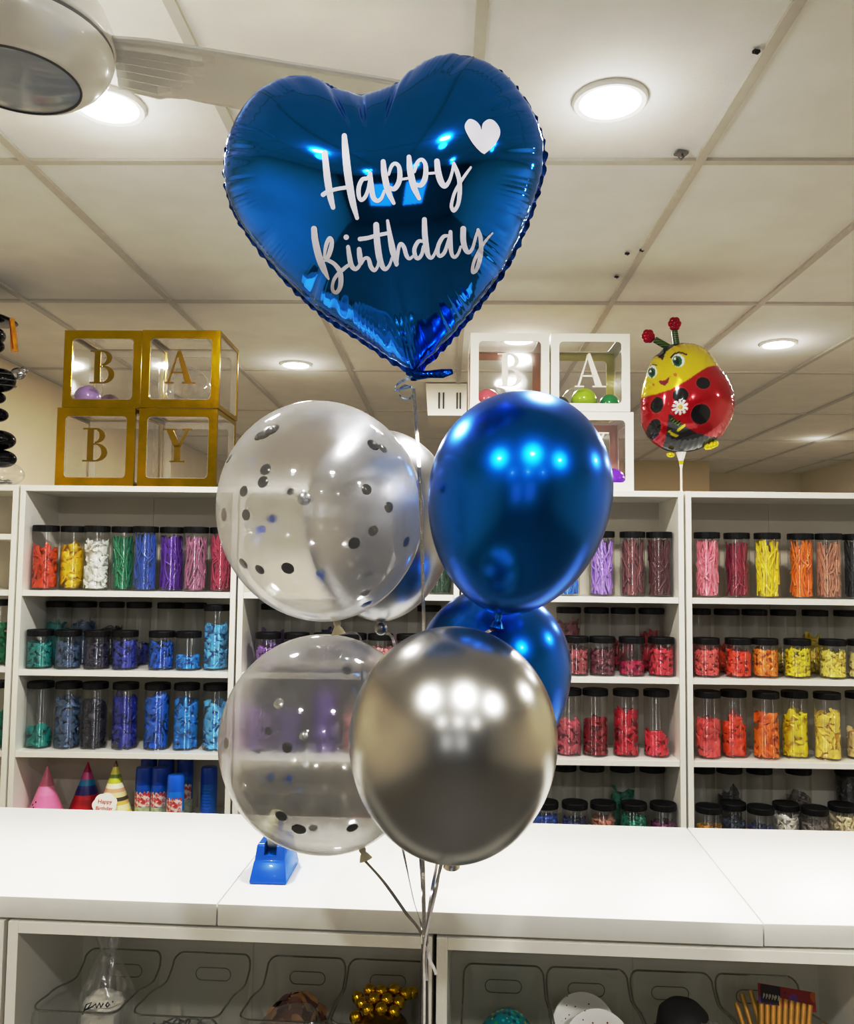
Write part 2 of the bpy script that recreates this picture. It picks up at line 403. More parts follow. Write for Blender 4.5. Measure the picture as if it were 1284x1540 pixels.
# ------------------------------------------------------------------ bookcases
SX, SY, SA = -1.55983, 3.05614, .00697
BW, BG, BD, BH = .8, .0073, .28, 2.02
def S(a_, b_, z_): return Vector((SX+a_*math.cos(SA)-b_*math.sin(SA), SY+a_*math.sin(SA)+b_*math.cos(SA), z_))
def a_of_px(px, b_, z_):
    lo, hi = -2, 5
    for _ in range(50):
        mid = (lo+hi)/2
        if proj(S(mid, b_, z_))[0] < px: lo = mid
        else: hi = mid
    return lo
T = .02
ROWS = [1.636, 1.350, 1.060]
def bookcase(a0, shelves, label):
    o = S(a0, 0, 0)
    r = thing('bookcase', label, 'bookcase', o, SA, 'tall white bookcases')
    for x in (0, BW-T):
        m = MB(); m.box(x, x+T, 0, BD, 0, BH, bev=.001); m.build('side_panel', MT['board'], r)
    m = MB(); m.box(T, BW-T, 0, BD-.006, BH-.022, BH-.0005, bev=.001); m.build('top_panel', MT['board'], r)
    for z in shelves:
        m = MB(); m.box(T+.0005, BW-T-.0005, .004, BD-.008, z-.021, z, bev=.001); m.build('shelf', MT['board'], r)
    m = MB(); m.box(T, BW/2-.0015, BD-.007, BD-.002, .05, BH-.02); m.box(BW/2+.0015, BW-T, BD-.007, BD-.002, .05, BH-.02); m.box(BW/2-.01, BW/2+.01, BD-.0045, BD-.001, .05, BH-.02); m.build('back_panel', MT['backboard'], r)
    m = MB(); m.box(T, BW-T, .03, .045, 0, .07); m.build('plinth', MT['board'], r)
    return r
UA = [k*(BW+BG) for k in (-1, 0, 1, 2, 3)]
bookcase(UA[0], [1.84, 1.636, 1.36, 1.06, .79, .45, .09], 'white bookcase cut by the left photo edge, beside the gold box bookcase')
bookcase(UA[1], ROWS+[.80, .45, .09], 'tall white bookcase of jars carrying the gold letter boxes')
bookcase(UA[2], ROWS+[.76, .45, .09], 'tall white bookcase of jars behind the clear confetti balloons')
bookcase(UA[3], ROWS+[.76, .45, .09], 'tall white bookcase of jars carrying the white letter boxes')
bookcase(UA[4], ROWS+[.76, .45, .09], 'tall white bookcase of jars right of the ladybird stick')

# ------------------------------------------------------------------ jars and what is in them
JR = .0452
def jar_body(h):
    m = MB()
    m.lathe([(.0001, .0015), (JR*.85, .0015), (JR*.96, .004), (JR, .011), (JR, h-.034), (JR*.985, h-.028), (JR*.965, h-.022), (JR*.965, h-.008)], 40)
    return m.mesh('storage_jar', MT['jar'], True, angle=1.3)
def jar_lid(h):
    m = MB(); n = 48; R = JR+.0016
    prof = [(R*.985, h-.022), (R, h-.020), (R, h-.003), (R*.97, h), (R*.9, h), (R*.88, h-.0015), (.0001, h-.0015)]
    vs = []; fs = []
    for i, (r, z) in enumerate(prof):
        for k in range(n):
            rr = r*(1-(.012 if (k % 2 and i in (1, 2)) else 0)); vs.append((rr*math.cos(2*PI*k/n), rr*math.sin(2*PI*k/n), z))
    for i in range(len(prof)-1):
        for k in range(n):
            k2 = (k+1) % n; fs.append((i*n+k, i*n+k2, (i+1)*n+k2, (i+1)*n+k))
    m.add(vs, fs); return m.mesh('lid', MT['black'])
JH = {'tall': .238, 'short': .140}
JB = {k: jar_body(h) for k, h in JH.items()}; JL = {k: jar_lid(h) for k, h in JH.items()}
RIN = JR-.0022
def clampv(V, h, top):
    r = np.hypot(V[:, 0], V[:, 1]); k = np.where(r > RIN, RIN*.995/np.maximum(r, 1e-6), 1)
    V[:, 0] *= k; V[:, 1] *= k; V[:, 2] = np.clip(V[:, 2], .008, top); return V
FILL = {}
def rotm(rs):
    q = rs.normal(size=4); q /= np.linalg.norm(q); return np.array(Quaternion(q).to_matrix())
def fill_mesh(kind, h, seed):
    key = (kind, round(h, 3), seed)
    if key in FILL: return FILL[key]
    rs = np.random.RandomState(seed*31+int(h*1000)+len(kind)); m = MB()
    if kind == 'strands':
        L0 = h
        for i in range(84):
            ph = rs.uniform(0, 2*PI); r0 = (RIN-.0042)*math.sqrt(rs.uniform(.35, 1)); L = L0*rs.uniform(.35, 1.04); z0 = rs.uniform(0, max(.002, L0*1.02-L)); dr = rs.uniform(-2.6, 2.6)*rs.uniform(.1, 1); wob = rs.uniform(-.7, .7)
            pts = []
            for k in range(6):
                t = k/5; a = ph+dr*t+wob*math.sin(PI*t*1.6); r = r0*(1-.25*math.sin(PI*t)*rs.uniform(0, .6))
                pts.append((r*math.cos(a), r*math.sin(a), .006+z0+L*t))
            m.tube(pts, rs.uniform(.0030, .0042), 6)
    else:
        n, a0 = {'small': (150, .017), 'large': (70, .034), 'leafy': (95, .026)}[kind]
        n = max(14, int(n*h/.17)) if kind != 'small' else max(24, int(n*h/.1))
        for i in range(n):
            a = a0*rs.uniform(.7, 1.25); vs = []
            bend = rs.uniform(-1.2, 1.2); tw = rs.uniform(-1.5, 1.5); thin = .16 if kind != 'small' else .3; NV, NU = (7, 8)
            for j in range(NV):
                v = -1+2*j/(NV-1); rr = math.sqrt(max(0, 1-v*v)) if v > -.1 else max(.28, math.sqrt(max(0, 1-(v*.9)**2))*(1+v*.75))
                for k in range(NU):
                    u = 2*PI*k/NU; x = a*v; y = a*.55*rr*math.cos(u); z = a*thin*rr*math.sin(u)+a*.18*math.sin(3.1*v+y/a*4)
                    c, s_ = math.cos(tw*v), math.sin(tw*v); y, z = y*c-z*s_, y*s_+z*c
                    z += bend*a*v*v*.5; vs.append((x, y, z))
            V = np.array(vs) @ rotm(rs).T
            rr = RIN*math.sqrt(rs.uniform(.3, 1)); ph = rs.uniform(0, 2*PI)
            V += np.array([rr*math.cos(ph), rr*math.sin(ph), .006+h*rs.uniform(0, .95)])
            top = .008+h*rs.uniform(.9, 1.1) if kind == 'small' else .008+h*rs.uniform(.88, 1.2)
            V = clampv(V, h, top)
            fs = [(j*NU+k, j*NU+(k+1) % NU, (j+1)*NU+(k+1) % NU, (j+1)*NU+k) for j in range(NV-1) for k in range(NU)]+[tuple(range(NU-1, -1, -1)), tuple(range((NV-1)*NU, NV*NU))]
            m.add(V, fs)
    m.lathe([(.0001, .006), (RIN*.6, .006), (RIN*.6, max(.012, h*.8)), (.0001, max(.012, h*.85))], 16)
    FILL[key] = m.mesh('uninflated_balloons', None and [] or MT['latex0'], True, angle=1.0)
    return FILL[key]
MT['latex0'] = pm('latex', srgb(200, 80, 40), .4)
CM = {}
def cmat(c):
    if c not in CM: CM[c] = pm('latex_%d_%d_%d' % c, srgb(*[min(250, int(v*1.06+4)) for v in c]), .36, var=.22, scale=55)
    return CM[c]
UN = {0: 'left-edge bookcase', 1: 'gold-box bookcase', 2: 'clear-balloon bookcase', 3: 'white-box bookcase', 4: 'bookcase right of ladybird'}
RN = {1: 'top shelf', 2: 'second shelf', 3: 'third shelf', 4: 'lowest shelf'}
n_jar = 0
JP = []; LASTA = {}
def jar(u, row, px, b_, size, cname, c, kind, fill, z=None, pos='', yref=None, a=None):
    """one storage jar on a shelf: centre column px in the photograph, b_ metres behind the bookcase front"""
    global n_jar
    z = z if z is not None else (ROWS+[.76])[row-1]
    h = JH[size]
    if a is None: a = a_of_px(px, b_, z+h/2)
    p = S(a, b_, z+.0006); n_jar += 1
    u0 = UA[u]; a = min(max(a, u0+T+JR+.003), u0+BW-T-JR-.003) if u else a
    key = (u, row, b_ > .14)
    if key in LASTA:
        la, lb_ = LASTA[key]; a = max(a, la+math.sqrt(max(0, (2*JR+.0048)**2-(b_-lb_)**2))); a = min(a, u0+BW-T-JR-.003)
    LASTA[key] = (a, b_)
    p = S(a, b_, z+.0006)
    lab = f"{size} black-lidded jar" + (f" of {cname} balloons" if cname else ', empty looking') + f", {pos+' ' if pos else ''}on {RN[row]}, {UN[u]}"
    JP.append((j_id := len(JP), p.copy(), size, lab))
    j = mkobj('storage_jar', JB[size], None, p, rnd.uniform(0, 6)); tag(j, lab, 'jar', 'black-lidded balloon jars')
    mkobj('lid', JL[size], j)['label'] = 'black screw lid'
    if cname:
        me = fill_mesh(kind, round(fill*(h-.03), 3), n_jar % 3)
        f = mkobj('uninflated_balloons', me, None, p, rnd.uniform(0, 6))
        f.material_slots[0].link = 'OBJECT'; f.material_slots[0].material = cmat(c)
        tag(f, f"{cname} uninflated balloons in {size} jar, {pos+' ' if pos else ''}on {RN[row]}, {UN[u]}", 'balloons', 'uninflated balloons in jars', 'stuff')
    return j
def row(u, rw, b_, size, items, pos='', z=None, zig=0.):
    for i, it in enumerate(items):
        px, cname, c, kind, fill = it[:5]
        jar(u, rw, px, b_+(zig if i % 2 else -zig), it[6] if len(it) > 6 else size, cname, c, kind, fill, z, it[5] if len(it) > 5 and it[5] else pos)
E = ('', None, '', 0)
# bookcase under the gold boxes
row(1, 1, .085, 'tall', [(68, 'orange', (206, 78, 28), 'large', .78), (108, 'yellow', (222, 190, 14), 'large', .76), (145, 'white', (228, 228, 222), 'leafy', .9), (181, 'green', (34, 138, 98), 'strands', .93),
    (218, 'mid blue', (48, 92, 170), 'strands', .98), (256, 'purple', (108, 50, 165), 'strands', .95), (294, 'mauve', (168, 118, 146), 'strands', .93), (332, 'rose pink', (178, 72, 104), 'strands', .98)], zig=.017)
row(1, 2, .06, 'short', [(57, 'teal', (22, 138, 134), 'small', .85), (102, 'slate blue', (74, 98, 130), 'small', .85), (146, 'ink violet', (44, 42, 70), 'small', .85), (188, 'royal blue', (34, 54, 152), 'small', .9), (243, 'bright blue', (18, 98, 188), 'small', .9), (283, 'azure', (44, 146, 212), 'small', .42)], 'front')
row(1, 2, .21, 'tall', [(78, 'teal', (22, 138, 134), 'large', .74), (124, 'slate blue', (74, 98, 130), 'large', .78), (167, 'black', (26, 24, 32), 'large', .66), (208, 'royal blue', (30, 44, 146), 'leafy', .33), (254, '', None, '', 0, 'fifth at back'), (290, '', None, '', 0, 'sixth at back')], 'at back')
row(1, 2, .075, 'tall', [(325, 'light blue', (106, 182, 222), 'leafy', .78)], 'front')
row(1, 3, .08, 'tall', [(56, 'teal', (14, 140, 132), 'large', .32), (102, 'slate blue', (70, 98, 132), 'large', .85), (142, 'navy black', (24, 26, 46), 'large', .82), (188, 'royal blue', (24, 40, 146), 'large', .9), (236, 'bright blue', (20, 100, 192), 'large', .95), (280, 'azure', (44, 146, 214), 'large', .86), (324, 'light blue', (104, 180, 222), 'large', .82)])
# bookcase at the left edge
jar(0, 2, -2, .07, 'tall', 'green', (14, 130, 80), 'large', .7, 1.3605)
jar(0, 3, -6, .07, 'tall', 'teal green', (14, 140, 110), 'large', .6, 1.0605)
# bookcase behind the clear balloons
row(2, 1, .085, 'tall', [(622, 'olive green', (70, 92, 50), 'strands', .8), (670, 'dark green', (30, 74, 44), 'strands', .9)])
row(2, 2, .06, 'short', [(403, 'lilac', (150, 112, 176), 'small', .8), (446, 'dusty violet', (96, 84, 130), 'small', .6), (490, 'plum', (76, 48, 96), 'small', .7), (532, 'dark violet', (62, 48, 92), 'small', .7), (572, 'pale pink', (212, 152, 152), 'small', .8), (615, 'dark red', (110, 36, 44), 'small', .8), (660, 'pink', (190, 90, 120), 'small', .8)], 'front')
row(2, 2, .21, 'tall', [(410, 'lilac', (134, 92, 170), 'large', .62), (455, 'sea green', (120, 170, 150), 'large', .52), (500, 'deep purple', (50, 36, 90), 'large', .64), (548, '', None, '', 0), (595, 'dusty pink', (170, 120, 130), 'large', .5), (645, 'crimson', (150, 30, 60), 'large', .5)], 'at back')
row(2, 3, .08, 'tall', [(394, 'lilac', (146, 112, 180), 'large', .7), (440, 'violet', (84, 62, 140), 'large', .6), (488, 'purple', (90, 44, 150), 'large', .9), (532, 'pale pink', (214, 160, 160), 'large', .6), (578, 'rose', (190, 100, 120), 'large', .6), (640, 'hot pink', (200, 60, 120), 'large', .6)])
row(2, 4, .06, 'short', [(400, 'grey', (140, 138, 134), 'small', .7), (446, 'sand', (196, 160, 110), 'small', .8), (492, 'brown', (170, 110, 60), 'small', .8), (540, 'copper', (180, 100, 60), 'small', .7)], 'front')
# bookcase under the white boxes
row(3, 1, .085, 'tall', [(853, 'sky blue', (66, 136, 210), 'strands', .75), (905, 'lavender', (176, 146, 212), 'strands', .95), (951, 'mauve brown', (134, 82, 84), 'strands', .97), (991, 'maroon', (104, 50, 56), 'strands', .97)])
row(3, 2, .06, 'short', [(866, 'dusty rose', (168, 92, 98), 'small', .85), (904, 'plum', (122, 58, 72), 'small', .85), (950, 'magenta', (170, 30, 78), 'small', .42), (994, 'coral red', (206, 56, 74), 'small', .88)], 'front')
row(3, 2, .21, 'tall', [(855, 'dusty rose', (150, 84, 88), 'leafy', .85), (897, '', None, '', 0), (937, 'crimson', (150, 18, 36), 'large', .5), (988, 'red', (196, 28, 48), 'large', .66)], 'at back')
row(3, 3, .08, 'tall', [(812, 'mauve', (150, 100, 120), 'large', .5), (855, 'dusty pink', (186, 96, 108), 'large', .6), (895, 'dark red', (140, 12, 30), 'large', .62), (941, 'crimson', (184, 14, 44), 'large', .8), (987, 'coral', (216, 56, 74), 'large', .38)])
row(3, 4, .055, 'short', [(820, 'bright blue', (34, 84, 170), 'small', .8), (864, 'navy', (28, 40, 104), 'small', .7), (907, 'peach', (200, 146, 122), 'small', .75), (953, 'jade', (20, 140, 112), 'small', .85), (999, 'plum', (112, 32, 82), 'small', .6)], 'front')
row(3, 4, .21, 'tall', [(806, '', None, '', 0, 'first at back'), (848, '', None, '', 0, 'second at back'), (890, '', None, '', 0, 'third at back'), (936, 'jade', (20, 132, 106), 'large', .66), (993, '', None, '', 0, 'last at back')], 'at back')
# bookcase right of the ladybird
row(4, 1, .085, 'tall', [(1063, 'pale pink', (228, 150, 166), 'strands', .95), (1108, 'burgundy', (150, 38, 66), 'strands', .93), (1154, 'yellow', (232, 212, 20), 'strands', .98), (1204, 'orange', (238, 140, 24), 'strands', .98), (1246, 'tan', (192, 148, 120), 'strands', .95), (1287, 'charcoal', (54, 58, 62), 'strands', .98)], zig=.012)
row(4, 2, .06, 'short', [(1062, 'salmon', (222, 106, 100), 'small', .88), (1110, 'orange red', (226, 80, 44), 'small', .85), (1150, 'light orange', (240, 152, 44), 'small', .9), (1199, 'yellow', (228, 214, 24), 'small', .92), (1252, 'pale yellow', (236, 218, 112), 'small', .86), (1295, 'cream', (232, 220, 160), 'small', .8)], 'front')
row(4, 2, .21, 'tall', [(1050, 'salmon', (220, 90, 80), 'large', .58), (1093, 'orange red', (226, 70, 30), 'large', .45), (1135, '', None, '', 0, 'third at back'), (1178, 'golden', (200, 170, 60), 'large', .4), (1226, 'yellow', (222, 196, 40), 'large', .64), (1274, '', None, '', 0, 'last at back')], 'at back')
row(4, 3, .08, 'tall', [(1064, 'salmon', (224, 94, 88), 'large', .62), (1103, 'orange red', (226, 78, 26), 'large', .66), (1152, 'orange', (232, 132, 24), 'large', .74), (1195, 'yellow', (232, 214, 20), 'large', .76), (1244, 'pale yellow', (230, 206, 92), 'large', .8), (1292, 'cream', (228, 206, 150), 'large', .5)], zig=.012)
row(4, 4, .055, 'short', [(1066, 'mustard', (190, 142, 40), 'small', .6), (1102, 'slate', (72, 82, 104), 'small', .7), (1138, 'navy', (26, 36, 84), 'small', .6), (1182, 'white', (232, 228, 218), 'small', .9), (1225, 'grey beige', (150, 138, 128), 'small', .75), (1266, 'ivory', (230, 218, 184), 'small', .9)], 'front', zig=.024)
row(4, 4, .21, 'tall', [(1056, '', None, '', 0, 'first at back'), (1097, 'dark grey', (54, 56, 62), 'large', .66), (1142, '', None, '', 0, 'third at back'), (1201, 'taupe', (110, 100, 96), 'leafy', .66), (1276, 'black', (22, 22, 24), 'large', .95)], 'at back')

# ------------------------------------------------------------------ party hats and spray cans on the shelf under the blue jars
ZH = .8005
def cone_mat(name, stops):
    m, nt, out = newmat(name)
    b = nt.nodes.new('ShaderNodeBsdfPrincipled'); nt.links.new(b.outputs[0], out.inputs[0]); b.inputs['Roughness'].default_value = .3
    tc = nt.nodes.new('ShaderNodeTexCoord'); sp = nt.nodes.new('ShaderNodeSeparateXYZ'); nt.links.new(tc.outputs['Generated'], sp.inputs[0])
    cr = nt.nodes.new('ShaderNodeValToRGB'); cr.color_ramp.interpolation = 'CONSTANT'
    el = cr.color_ramp.elements; el[0].position = 0; el[0].color = stops[0][1]; el[1].position = stops[1][0]; el[1].color = stops[1][1]
    for p, c in stops[2:]:
        e = el.new(p); e.color = c
    nt.links.new(sp.outputs['Z'], cr.inputs[0]); nt.links.new(cr.outputs[0], b.inputs['Base Color']); return m
def hat(px, b_, h, r, mat, label, tilt=0):
    a = a_of_px(px, b_, ZH+h/2); t = thing('party_hat', label, 'party hat', S(a, b_, ZH), group='party hats')
    m = MB(); m.lathe([(r, 0), (r*1.0, .001), (.002, h)], 40); m.build('cone', mat, t, True, angle=1.2)
    return t
pk = cone_mat('pink_hat_paper', [(0, srgb(236, 150, 186)), (.45, srgb(238, 158, 192)), (.62, srgb(212, 120, 150))])
h1 = hat(70, .11, .185, .068, pk, 'pale pink party hat with dark specks, first of the hats on the low shelf')
m = MB()
for x, z in ((-.018, .062), (-.030, .052), (-.024, .044)): m.sphere((x, -math.sqrt(max(1e-6, (.068*(1-z/.185))**2-x*x))-.0002, z), .0035, 8, 6, sc=(1, .4, 1.4))
m.build('speck', MT['lens_rim'], h1)
hat(131, .195, .182, .066, cone_mat('striped_hat_foil', [(0, srgb(190, 30, 40)), (.28, srgb(206, 40, 50)), (.36, srgb(50, 40, 120)), (.5, srgb(40, 60, 150)), (.54, srgb(30, 140, 190)), (.66, srgb(200, 70, 140)), (.8, srgb(190, 20, 80))]), 'striped party hat in red, blue and magenta foil, middle of the low shelf hats')
h3 = hat(173, .078, .215, .072, cone_mat('rainbow_hat_paper', [(0, srgb(232, 220, 80)), (.2, srgb(240, 236, 190)), (.3, srgb(226, 200, 120)), (.36, srgb(90, 80, 60)), (.42, srgb(230, 220, 170)), (.5, srgb(220, 180, 150)), (.56, srgb(240, 236, 210)), (.64, srgb(200, 205, 60)), (.72, srgb(120, 150, 60)), (.78, srgb(220, 215, 90)), (.9, srgb(140, 70, 50)), (.95, srgb(60, 40, 40))]), 'tall rainbow striped party hat with white cloud badge reading Happy Birthday')
m = MB(); poly = []
for k in range(60):
    a = 2*PI*k/60; rr = .040*(1+.09*abs(math.sin(a*3.5))); poly.append((rr*math.cos(a)*1.05, rr*math.sin(a)*.95))
tl = .32
uy = Vector((0, math.sin(tl), math.cos(tl))); un = Vector((0, -math.cos(tl), math.sin(tl)))
oB = Vector((-.010, -.066, .074))
m.prism(poly, oB, Vector((1, 0, 0)), uy, un, .002); m.build('badge', MT['white_card'], h3)
def text_obj(txt, size, parent, o, ux, uy_, un_, mat, name='lettering', ext=.0004, align='CENTER'):
    cu = bpy.data.curves.new(name, 'FONT'); cu.body = txt; cu.size = size; cu.align_x = align; cu.extrude = ext
    tmp = bpy.data.objects.new('tmp', cu); COL.objects.link(tmp)
    dg = bpy.context.evaluated_depsgraph_get(); me = bpy.data.meshes.new_from_object(tmp.evaluated_get(dg)); bpy.data.objects.remove(tmp)
    mt = Matrix((ux, uy_, un_)).transposed().to_4x4(); mt.translation = o; me.transform(mt)
    me.materials.clear(); me.materials.append(mat); return mkobj(name, me, parent)
red_ink = pm('red_ink', srgb(206, 70, 60), .5, var=.05)
X_ = Vector((1, 0, 0))
text_obj('Happy', .020, h3, oB+un*.0026+uy*.004, X_, uy, un, red_ink)
text_obj('Birthday', .018, h3, oB+un*.0026-uy*.018, X_, uy, un, red_ink)

can_b = pm('spray_can_blue', srgb(24, 96, 190), .28, .3, var=.06)
can_l = pm('spray_can_light', srgb(30, 140, 226), .28, .2, var=.05)
cap_b = pm('spray_cap_blue', srgb(14, 66, 170), .3, var=.04)
cap_l = pm('spray_cap_light', srgb(26, 118, 220), .3, var=.04)
def art_mat():
    m, nt, out = newmat('can_artwork'); b = nt.nodes.new('ShaderNodeBsdfPrincipled'); nt.links.new(b.outputs[0], out.inputs[0])
    tc = nt.nodes.new('ShaderNodeTexCoord'); n = nt.nodes.new('ShaderNodeTexNoise'); n.inputs['Scale'].default_value = 90; nt.links.new(tc.outputs['Object'], n.inputs['Vector'])
    cr = nt.nodes.new('ShaderNodeValToRGB'); e = cr.color_ramp.elements
    e[0].position = .42; e[0].color = srgb(226, 214, 206); e[1].position = .56; e[1].color = srgb(196, 60, 66)
    nt.links.new(n.outputs[0], cr.inputs[0]); nt.links.new(cr.outputs[0], b.inputs['Base Color']); return m
ART = art_mat(); ART2 = pm('can_artwork_green', srgb(176, 186, 160), .4, var=.3, scale=80)
CR = .0305
def can(px, b_, label, light=False, h=.19, plain=False):
    a = a_of_px(px, b_, ZH+.1); t = thing('spray_can', label, 'spray can', S(a, b_, ZH), group='blue spray cans')
    m = MB(); m.lathe([(.0001, .001), (CR*.9, .001), (CR, .006), (CR, h*.66), (CR*.93, h*.69)], 36); m.build('can_body', can_l if light else can_b, t, True, angle=.8)
    m = MB(); m.lathe([(CR*.99, h*.675), (CR*1.0, h*.69), (CR*.97, h*.95), (CR*.9, h*.99), (CR*.6, h), (.0001, h)], 36); m.build('cap', cap_l if light else cap_b, t, True, angle=.8)
    if not plain:
        m = MB(); vs = []; fs = []; n = 18
        for i in range(n+1):
            an = -PI/2-1.15+2.3*i/n; zt = h*.5+.012*abs(math.sin(i*.9)); R = CR+.0006
            vs += [(R*math.cos(an), R*math.sin(an), h*.27), (R*math.cos(an), R*math.sin(an), zt)]
        for i in range(n): fs.append((2*i, 2*i+2, 2*i+3, 2*i+1))
        m.add(vs, fs); m.build('label_art', ART, t, True)
        m = MB(); m.lathe([(CR+.0005, .008), (CR+.0005, h*.265)], 36); m.build('label_band', ART2, t, True)
    else:
        m = MB()
        for k in range(7):
            z = h*(.22+.06*k); vs = []; fs = []
            for i in range(9):
                an = -PI/2-.6+(1.2-.1*(k % 3))*i/8; R = CR+.0005; vs += [(R*math.cos(an), R*math.sin(an), z), (R*math.cos(an), R*math.sin(an), z+.003)]
            for i in range(8): fs.append((2*i, 2*i+2, 2*i+3, 2*i+1))
            m.add(vs, fs)
        m.build('printed_lines', cap_l, t, True)
    return t
can(216, .10, 'dark blue spray can at front left of the can cluster beside the hats')
can(240, .10, 'dark blue spray can at front, second from the rainbow hat')
can(264, .055, 'lighter blue spray can standing foremost in the cluster', True, .175)
can(223, .20, 'blue spray can in the back row behind the leftmost front can', h=.2)
can(249, .19, 'blue spray can in the back row, middle of three', h=.2)
can(278, .185, 'blue spray can in the back row, tallest beside the foremost light can', h=.208)
can(314, .13, 'lone blue spray can with printed lines, apart from the cluster', h=.188, plain=True)

# ------------------------------------------------------------------ letter boxes
def rrect(w, h, r, n=6):
    out = []
    for cx, cz, a0 in ((w/2-r, h/2-r, 0), (-w/2+r, h/2-r, PI/2), (-w/2+r, -h/2+r, PI), (w/2-r, -h/2+r, 3*PI/2)):
        for k in range(n+1):
            a = a0+PI/2*k/n; out.append((cx+r*math.cos(a), cz+r*math.sin(a)))
    return out
def arc_ring(cx, cy, rx, ry, ix, iy, n=16, c2=None):
    """right half of a ring, as quads"""
    q = []; c2 = c2 or (cx, cy)
    for k in range(n):
        a, b = -PI/2+PI*k/n, -PI/2+PI*(k+1)/n
        q.append([(c2[0]+ix*math.cos(a), c2[1]+iy*math.sin(a)), (cx+rx*math.cos(a), cy+ry*math.sin(a)), (cx+rx*math.cos(b), cy+ry*math.sin(b)), (c2[0]+ix*math.cos(b), c2[1]+iy*math.sin(b))])
    return q
def R4(x0, y0, x1, y1): return [(x0, y0), (x1, y0), (x1, y1), (x0, y1)]
GLY = {
    'B': [R4(.13, 0, .31, 1), R4(0, .955, .14, 1), R4(0, 0, .14, .045), R4(.30, .955, .36, 1), R4(.30, .5, .36, .545), R4(.30, 0, .38, .045)] + arc_ring(.35, .7725, .30, .2275, .14, .1825) + arc_ring(.37, .2725, .36, .2725, .19, .2275),
    'A': [[(.36, .90), (.60, .04), (.80, .04), (.45, 1.02), (.41, 1.02)], [(.08, .04), (.14, .04), (.40, .92), (.37, .98)], R4(.2, .31, .56, .36), R4(0, 0, .27, .045), R4(.52, 0, .92, .045)],
    'Y': [[(.10, .96), (.31, .96), (.53, .48), (.35, .44)], [(.70, .96), (.76, .96), (.53, .44), (.46, .5)], R4(.35, .04, .53, .5), R4(0, .955, .41, 1), R4(.58, .955, .88, 1), R4(.22, 0, .66, .045)],
}
def letter_box(a, b_, z, s, letter, gold, label, rot=0, backcol=None, dark=False):
    r = thing('letter_box', label, 'gift box', S(a, b_, z), SA+rot, 'see-through letter boxes')
    h = s/2; bw = s*.105; mat = MT['gold_foil'] if gold else MT['white_card']
    inner = rrect(s-2*bw, s-2*bw, s*.05)
    n = len(inner)
    def frame(o, ux, uz, un, inner=inner):
        outer = []
        for x, y in inner:
            k = h/max(abs(x), abs(y)); outer.append((x*k, y*k))
        # snap corners
        for sx in (-1, 1):
            for sy in (-1, 1):
                i = min(range(n), key=lambda q: (outer[q][0]-sx*h)**2+(outer[q][1]-sy*h)**2); outer[i] = (sx*h, sy*h)
        vs = [o+ux*x+uz*y for x, y in outer]+[o+ux*x+uz*y for x, y in inner]+[o+ux*x+uz*y-un*.003 for x, y in inner]
        fs = [(k, (k+1) % n, n+(k+1) % n, n+k) for k in range(n)]+[(n+k, n+(k+1) % n, 2*n+(k+1) % n, 2*n+k) for k in range(n)]
        return vs, fs
    X, Y, Z = Vector((1, 0, 0)), Vector((0, 1, 0)), Vector((0, 0, 1)); c = Vector((0, 0, h))
    m = MB()
    for o, ux, uz, un in ((c-Y*h, X, Z, -Y), (c+X*h, Y, Z, X), (c-X*h, -Y, Z, -X), (c+Z*h, X, Y, Z), (c-Z*h, X, -Y, -Z)):
        nar = gold and abs(un.y) < .5
        inn = rrect(s-1.0*bw, s-1.0*bw, s*.03) if nar else inner
        m.add(*frame(o, ux, uz, un, inn))
        if gold: m.add(*frame(o-un*.0036, ux*.975, uz*.975, un, inn), mi=1)
    m.build('frame', [mat, MT['card_inner']], r, angle=.5)
    m = MB(); m.add(*frame(c+Y*h, -X, Z, Y)); m.build('back_frame', pm('tinted_card', srgb(*backcol), .5) if backcol else MT['card_inner'] if gold else mat, r, angle=.5)
    e = h-.0025; m = MB(); m.box(-e, e, -e, e, .0025, s-.0025); m.build('clear_film', MT['boxfilm'], r)
    m = MB(); H = s*.43; wl = {'B': .73, 'A': .92, 'Y': .88}[letter]
    o = Vector((-wl*H/2, -h+.002, s*.31))
    for poly in GLY[letter]: m.prism(poly, o, X*H, Z*H, -Y, .0025)
    m.build('letter', MT['gold_letter'] if gold else MT['white_letter'], r)
    return r
def small_balloon(px, py, b_, r, col, label, zfloor, mat=None):
    """little inflated balloon lying in a box"""
    z = zfloor+r*1.02; a = a_of_px(px, b_, z); m = MB()
    prof = []
    for k in range(15):
        t = PI*k/14; prof.append((max(.0001, r*math.sin(t)), -r*math.cos(t)*(1 if t > PI/2 else 1.0)))
    m.lathe(prof, 24)
    o = m.build('small_balloon', mat or pm('small_balloon_%d_%d_%d' % col, srgb(*col), .25, var=.03, coat=.4), None, True, loc=S(a, b_, z))
    k = MB(); k.lathe([(.003, 0), (.004, .006), (.008, .010), (.006, .012)], 12, c=(0, 0, r*.98))
    k.build('knot', o.data.materials[0], o, True); o.rotation_euler = (1.9, .4, rnd.uniform(2.6, 3.6))
    return tag(o, label, 'balloon')
BS = .29
def a_mid(px0, px1, z): return a_of_px((px0+px1)/2, .02, z+.15)
zt = BH+.0006
aBl = a_mid(81, 205, zt); aYl = aBl+.2925+.012; aBu = aBl+.016; aAu = aBu+.2945
letter_box(aBl, .02+BS/2, zt, BS, 'B', True, 'gold framed clear box with letter B, bottom row of the gold boxes')
letter_box(aYl, .02+BS/2, zt, BS, 'Y', True, 'gold framed clear box with letter Y, beneath box A')
letter_box(aBu, .02+BS/2, zt+BS+.0012, BS, 'B', True, 'gold framed clear box with letter B and lilac balloon, top row')
letter_box(aAu, .01+BS/2, zt+BS+.0012, BS, 'A', True, 'gold framed clear box with letter A, top row beside lilac balloon box')
zu = zt+BS+.0012+.003
